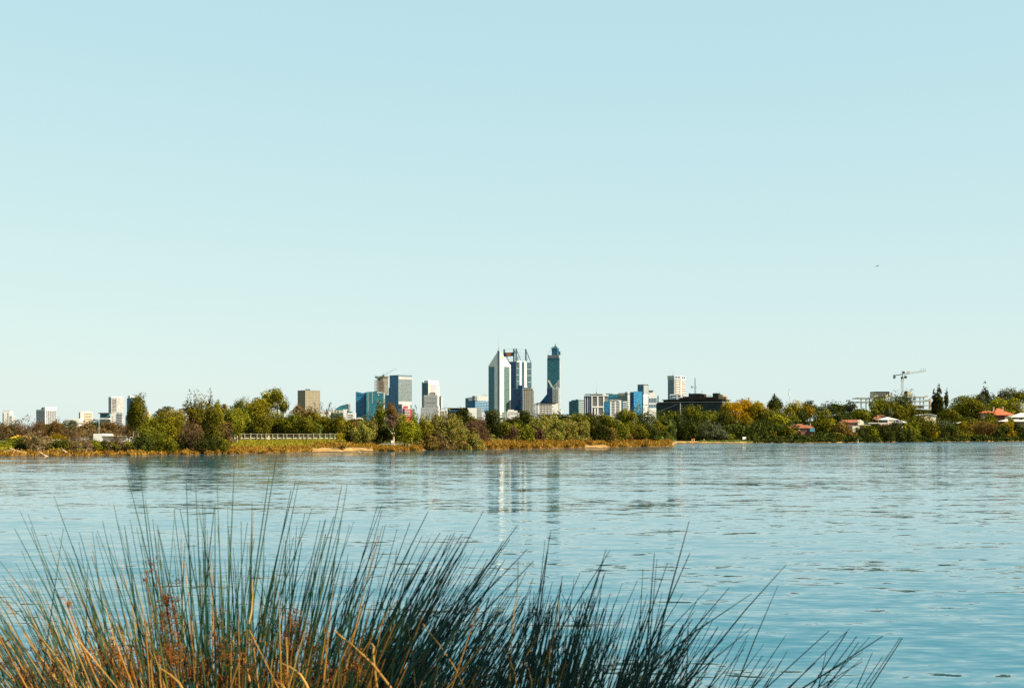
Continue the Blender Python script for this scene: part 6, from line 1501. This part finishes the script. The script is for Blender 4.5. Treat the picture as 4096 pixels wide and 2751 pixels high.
for i, (a, b_, lab) in enumerate(TUS):
    uc = (max(a, -150) + min(b_, 3450)) / 2; yb = 2.75
    xb = X(uc, yb) * 0.9
    root = empty("rush_tussock", (xb, yb, float(bank_z(xb, yb)) - 0.03), 0, lab, "rush", "rush tussocks on the near bank")
    dryf = np.interp(uc, [0, 1300, 1700, 2100], [0.42, 0.36, 0.12, 0.03])
    items = sorted(stems[i], key=lambda s_: (not s_[4], s_[1]))
    dense_g, dense_d = [], []
    rm = M_RUSH if uc < 1500 else M_RUSHDK  # right-hand tussocks take the stems with painted shade
    for j, (u, v, an, Y, tall) in enumerate(items):
        pts = stem_line(u, v, Y, an, rr.uniform(0.3, 0.65))
        dry = (rr.random() < dryf * (0.15 if tall else 1.0) * np.interp(v, [1950, 2250, 2450, 2700], [0.08, 0.28, 0.85, 1.6]))
        if abs(an - np.interp(u, LEAN_U, LEAN_A)) > 11: dry = False
        r0 = rr.uniform(0.0017, 0.0026) * (1.05 if tall else 1.0)
        if dry: r0 *= rr.choice([0.7, 0.9, 1.2])
        if j < 70: build_stems("stem", [(pts, r0, 0.22)], M_DRY if dry else rm, root)
        else: (dense_d if dry else dense_g).append((pts, r0, 0.25))
        # dry sheath hugging the lower part of a green stem
        if not dry and rr.random() < dryf * 0.9:
            s0 = rr.randint(3, 5); sub = pts[s0:s0 + rr.randint(3, 4)]
            if len(sub) > 2: dense_d.append((sub + np.array([0, -0.002, 0]), r0 * 1.35, 0.4))
    # short fill at the base of the clump
    for _ in range(int(np.interp(uc, [1200, 1600], [150, 340]) * dens(uc))):
        u = rr.uniform(max(a, -350), b_); v = rr.uniform(2470, 3000) - (90 if 1500 < u < 2500 else 0); Y = rr.uniform(2.2, 3.3)
        an = np.interp(u, LEAN_U, LEAN_A) + rr.gauss(0, 10)
        pts = stem_line(u, v, Y, an, 0.6, 7)
        (dense_d if rr.random() < dryf * 1.3 else dense_g).append((pts, rr.uniform(0.0015, 0.0026), 0.4))
    if dense_g: build_stems("dense_stems", dense_g, rm, root, 3)["kind"] = "stuff"
    if dense_d: build_stems("dry_stems", dense_d, M_DRY, root, 3)["kind"] = "stuff"
    # seed heads
    for (u, v, sz, Y) in HEADS:
        if which(u) != i: continue
        n = int(70 * sz); c = np.array([X(u, Y), Y, Z(v, Y)]) - np.array(root.location)
        k = Y / F * 34 * sz
        br = rnr.standard_normal((max(3, int(5 * sz)), 3)) * np.array([.55, .5, .95]) * k
        P = c + br[rnr.integers(0, len(br), n)] + rnr.standard_normal((n, 3)) * k * 0.26
        mb = MB()
        for p in P:
            d = Vector(rnr.standard_normal(3).tolist()).normalized(); s_ = rr.uniform(.0016, .0034)
            o1 = d.orthogonal().normalized() * s_ * .5; o2 = d.cross(o1).normalized() * s_ * .5; p = Vector(p.tolist())
            mb.poly([p + d*s_, p - d*s_, p + o1, p + o2, p - o1, p - o2], [(0,2,3),(0,3,4),(0,4,5),(0,5,2),(1,3,2),(1,4,3),(1,5,4),(1,2,5)])
        for q_ in br[:6]: mb.tube([tuple(c - np.array([0, 0, k*1.2])), tuple(c + q_*.6), tuple(c + q_)], [.0008, .0007, .0005], 3)
        sl_ = stem_line(u, v + 20, Y, np.interp(u, LEAN_U, LEAN_A), 0.5)
        mb.tube([tuple(p - np.array(root.location)) for p in sl_], [0.0013] * len(sl_), 3)
        mb.build("seed_head", M_HEAD, root)
    # bent dry stalks
    for (u0, v0, u1, v1, rmm, Y) in STALKS:
        if which(u0) != i: continue
        p0 = np.array([X(u0, Y), Y, Z(v0, Y)]); p1 = np.array([X(u1, Y-.05), Y-.05, Z(v1, Y-.05)])
        d = p1 - p0; p2 = p1 + d / np.linalg.norm(d) * 0.25 + np.array([0, .03, -.25]); p3 = np.array([p2[0] + .05, p2[1] + .1, float(bank_z(p2[0], p2[1] + .1))])
        sag = np.array([0.004, 0, 0.004])
        pts = np.array([p0, p0*.66 + p1*.34 + sag*.8, p0*.33 + p1*.67 + sag, p1, p2, p3])[::-1]
        build_stems("dry_stalk", [(pts, rmm * 0.00058, 0.6)], M_DRY, root, 6)

# ------------------------------------------------------------------ unseen tree, added on the bank to shade the right-hand rushes
def added_shade_tree(x, y, zc, W, Hc, label, seed):
    rng = np.random.default_rng(seed)
    g = float(bank_z(x, y)) - 0.05
    root = empty("added_shade_tree", (x, y, g), 0, label, "tree")
    P, Nn, C, rad = crown_points(W, W, Hc, 'ball', rng, 30, 0.40, 9000)
    quads = leaf_quads(P + np.array([0, 0, zc - g]), Nn, 0.13, 1.3, rng, 0.4)
    mesh_np("crown", quads, np.arange(36000), np.full(9000, 4), L_MID, root)
    mb = MB(); h_ = zc - g
    mb.tube([(0, 0, 0), (0.1, 0, h_*.35), (0, .1, h_*.7), (0, 0, h_*1.1)], [.2, .16, .11, .04], 8)
    for i in np.argsort(-rad)[:8]: mb.tube([(0, .05, h_*.6), tuple((C[i]*.5 + np.array([0, 0, h_*.85])).tolist()), tuple((C[i] + np.array([0, 0, h_])).tolist())], [.09, .05, .015], 6)
    mb.build("trunk", M_PALEBARK, root)
t_ = 6.0
added_shade_tree(1.05 + SUN.x*t_, 2.7 + SUN.y*t_, 2.75 + SUN.z*t_, 2.0, 2.0, "unseen leafy tree added on the near bank to shade the right-hand rushes", 5)
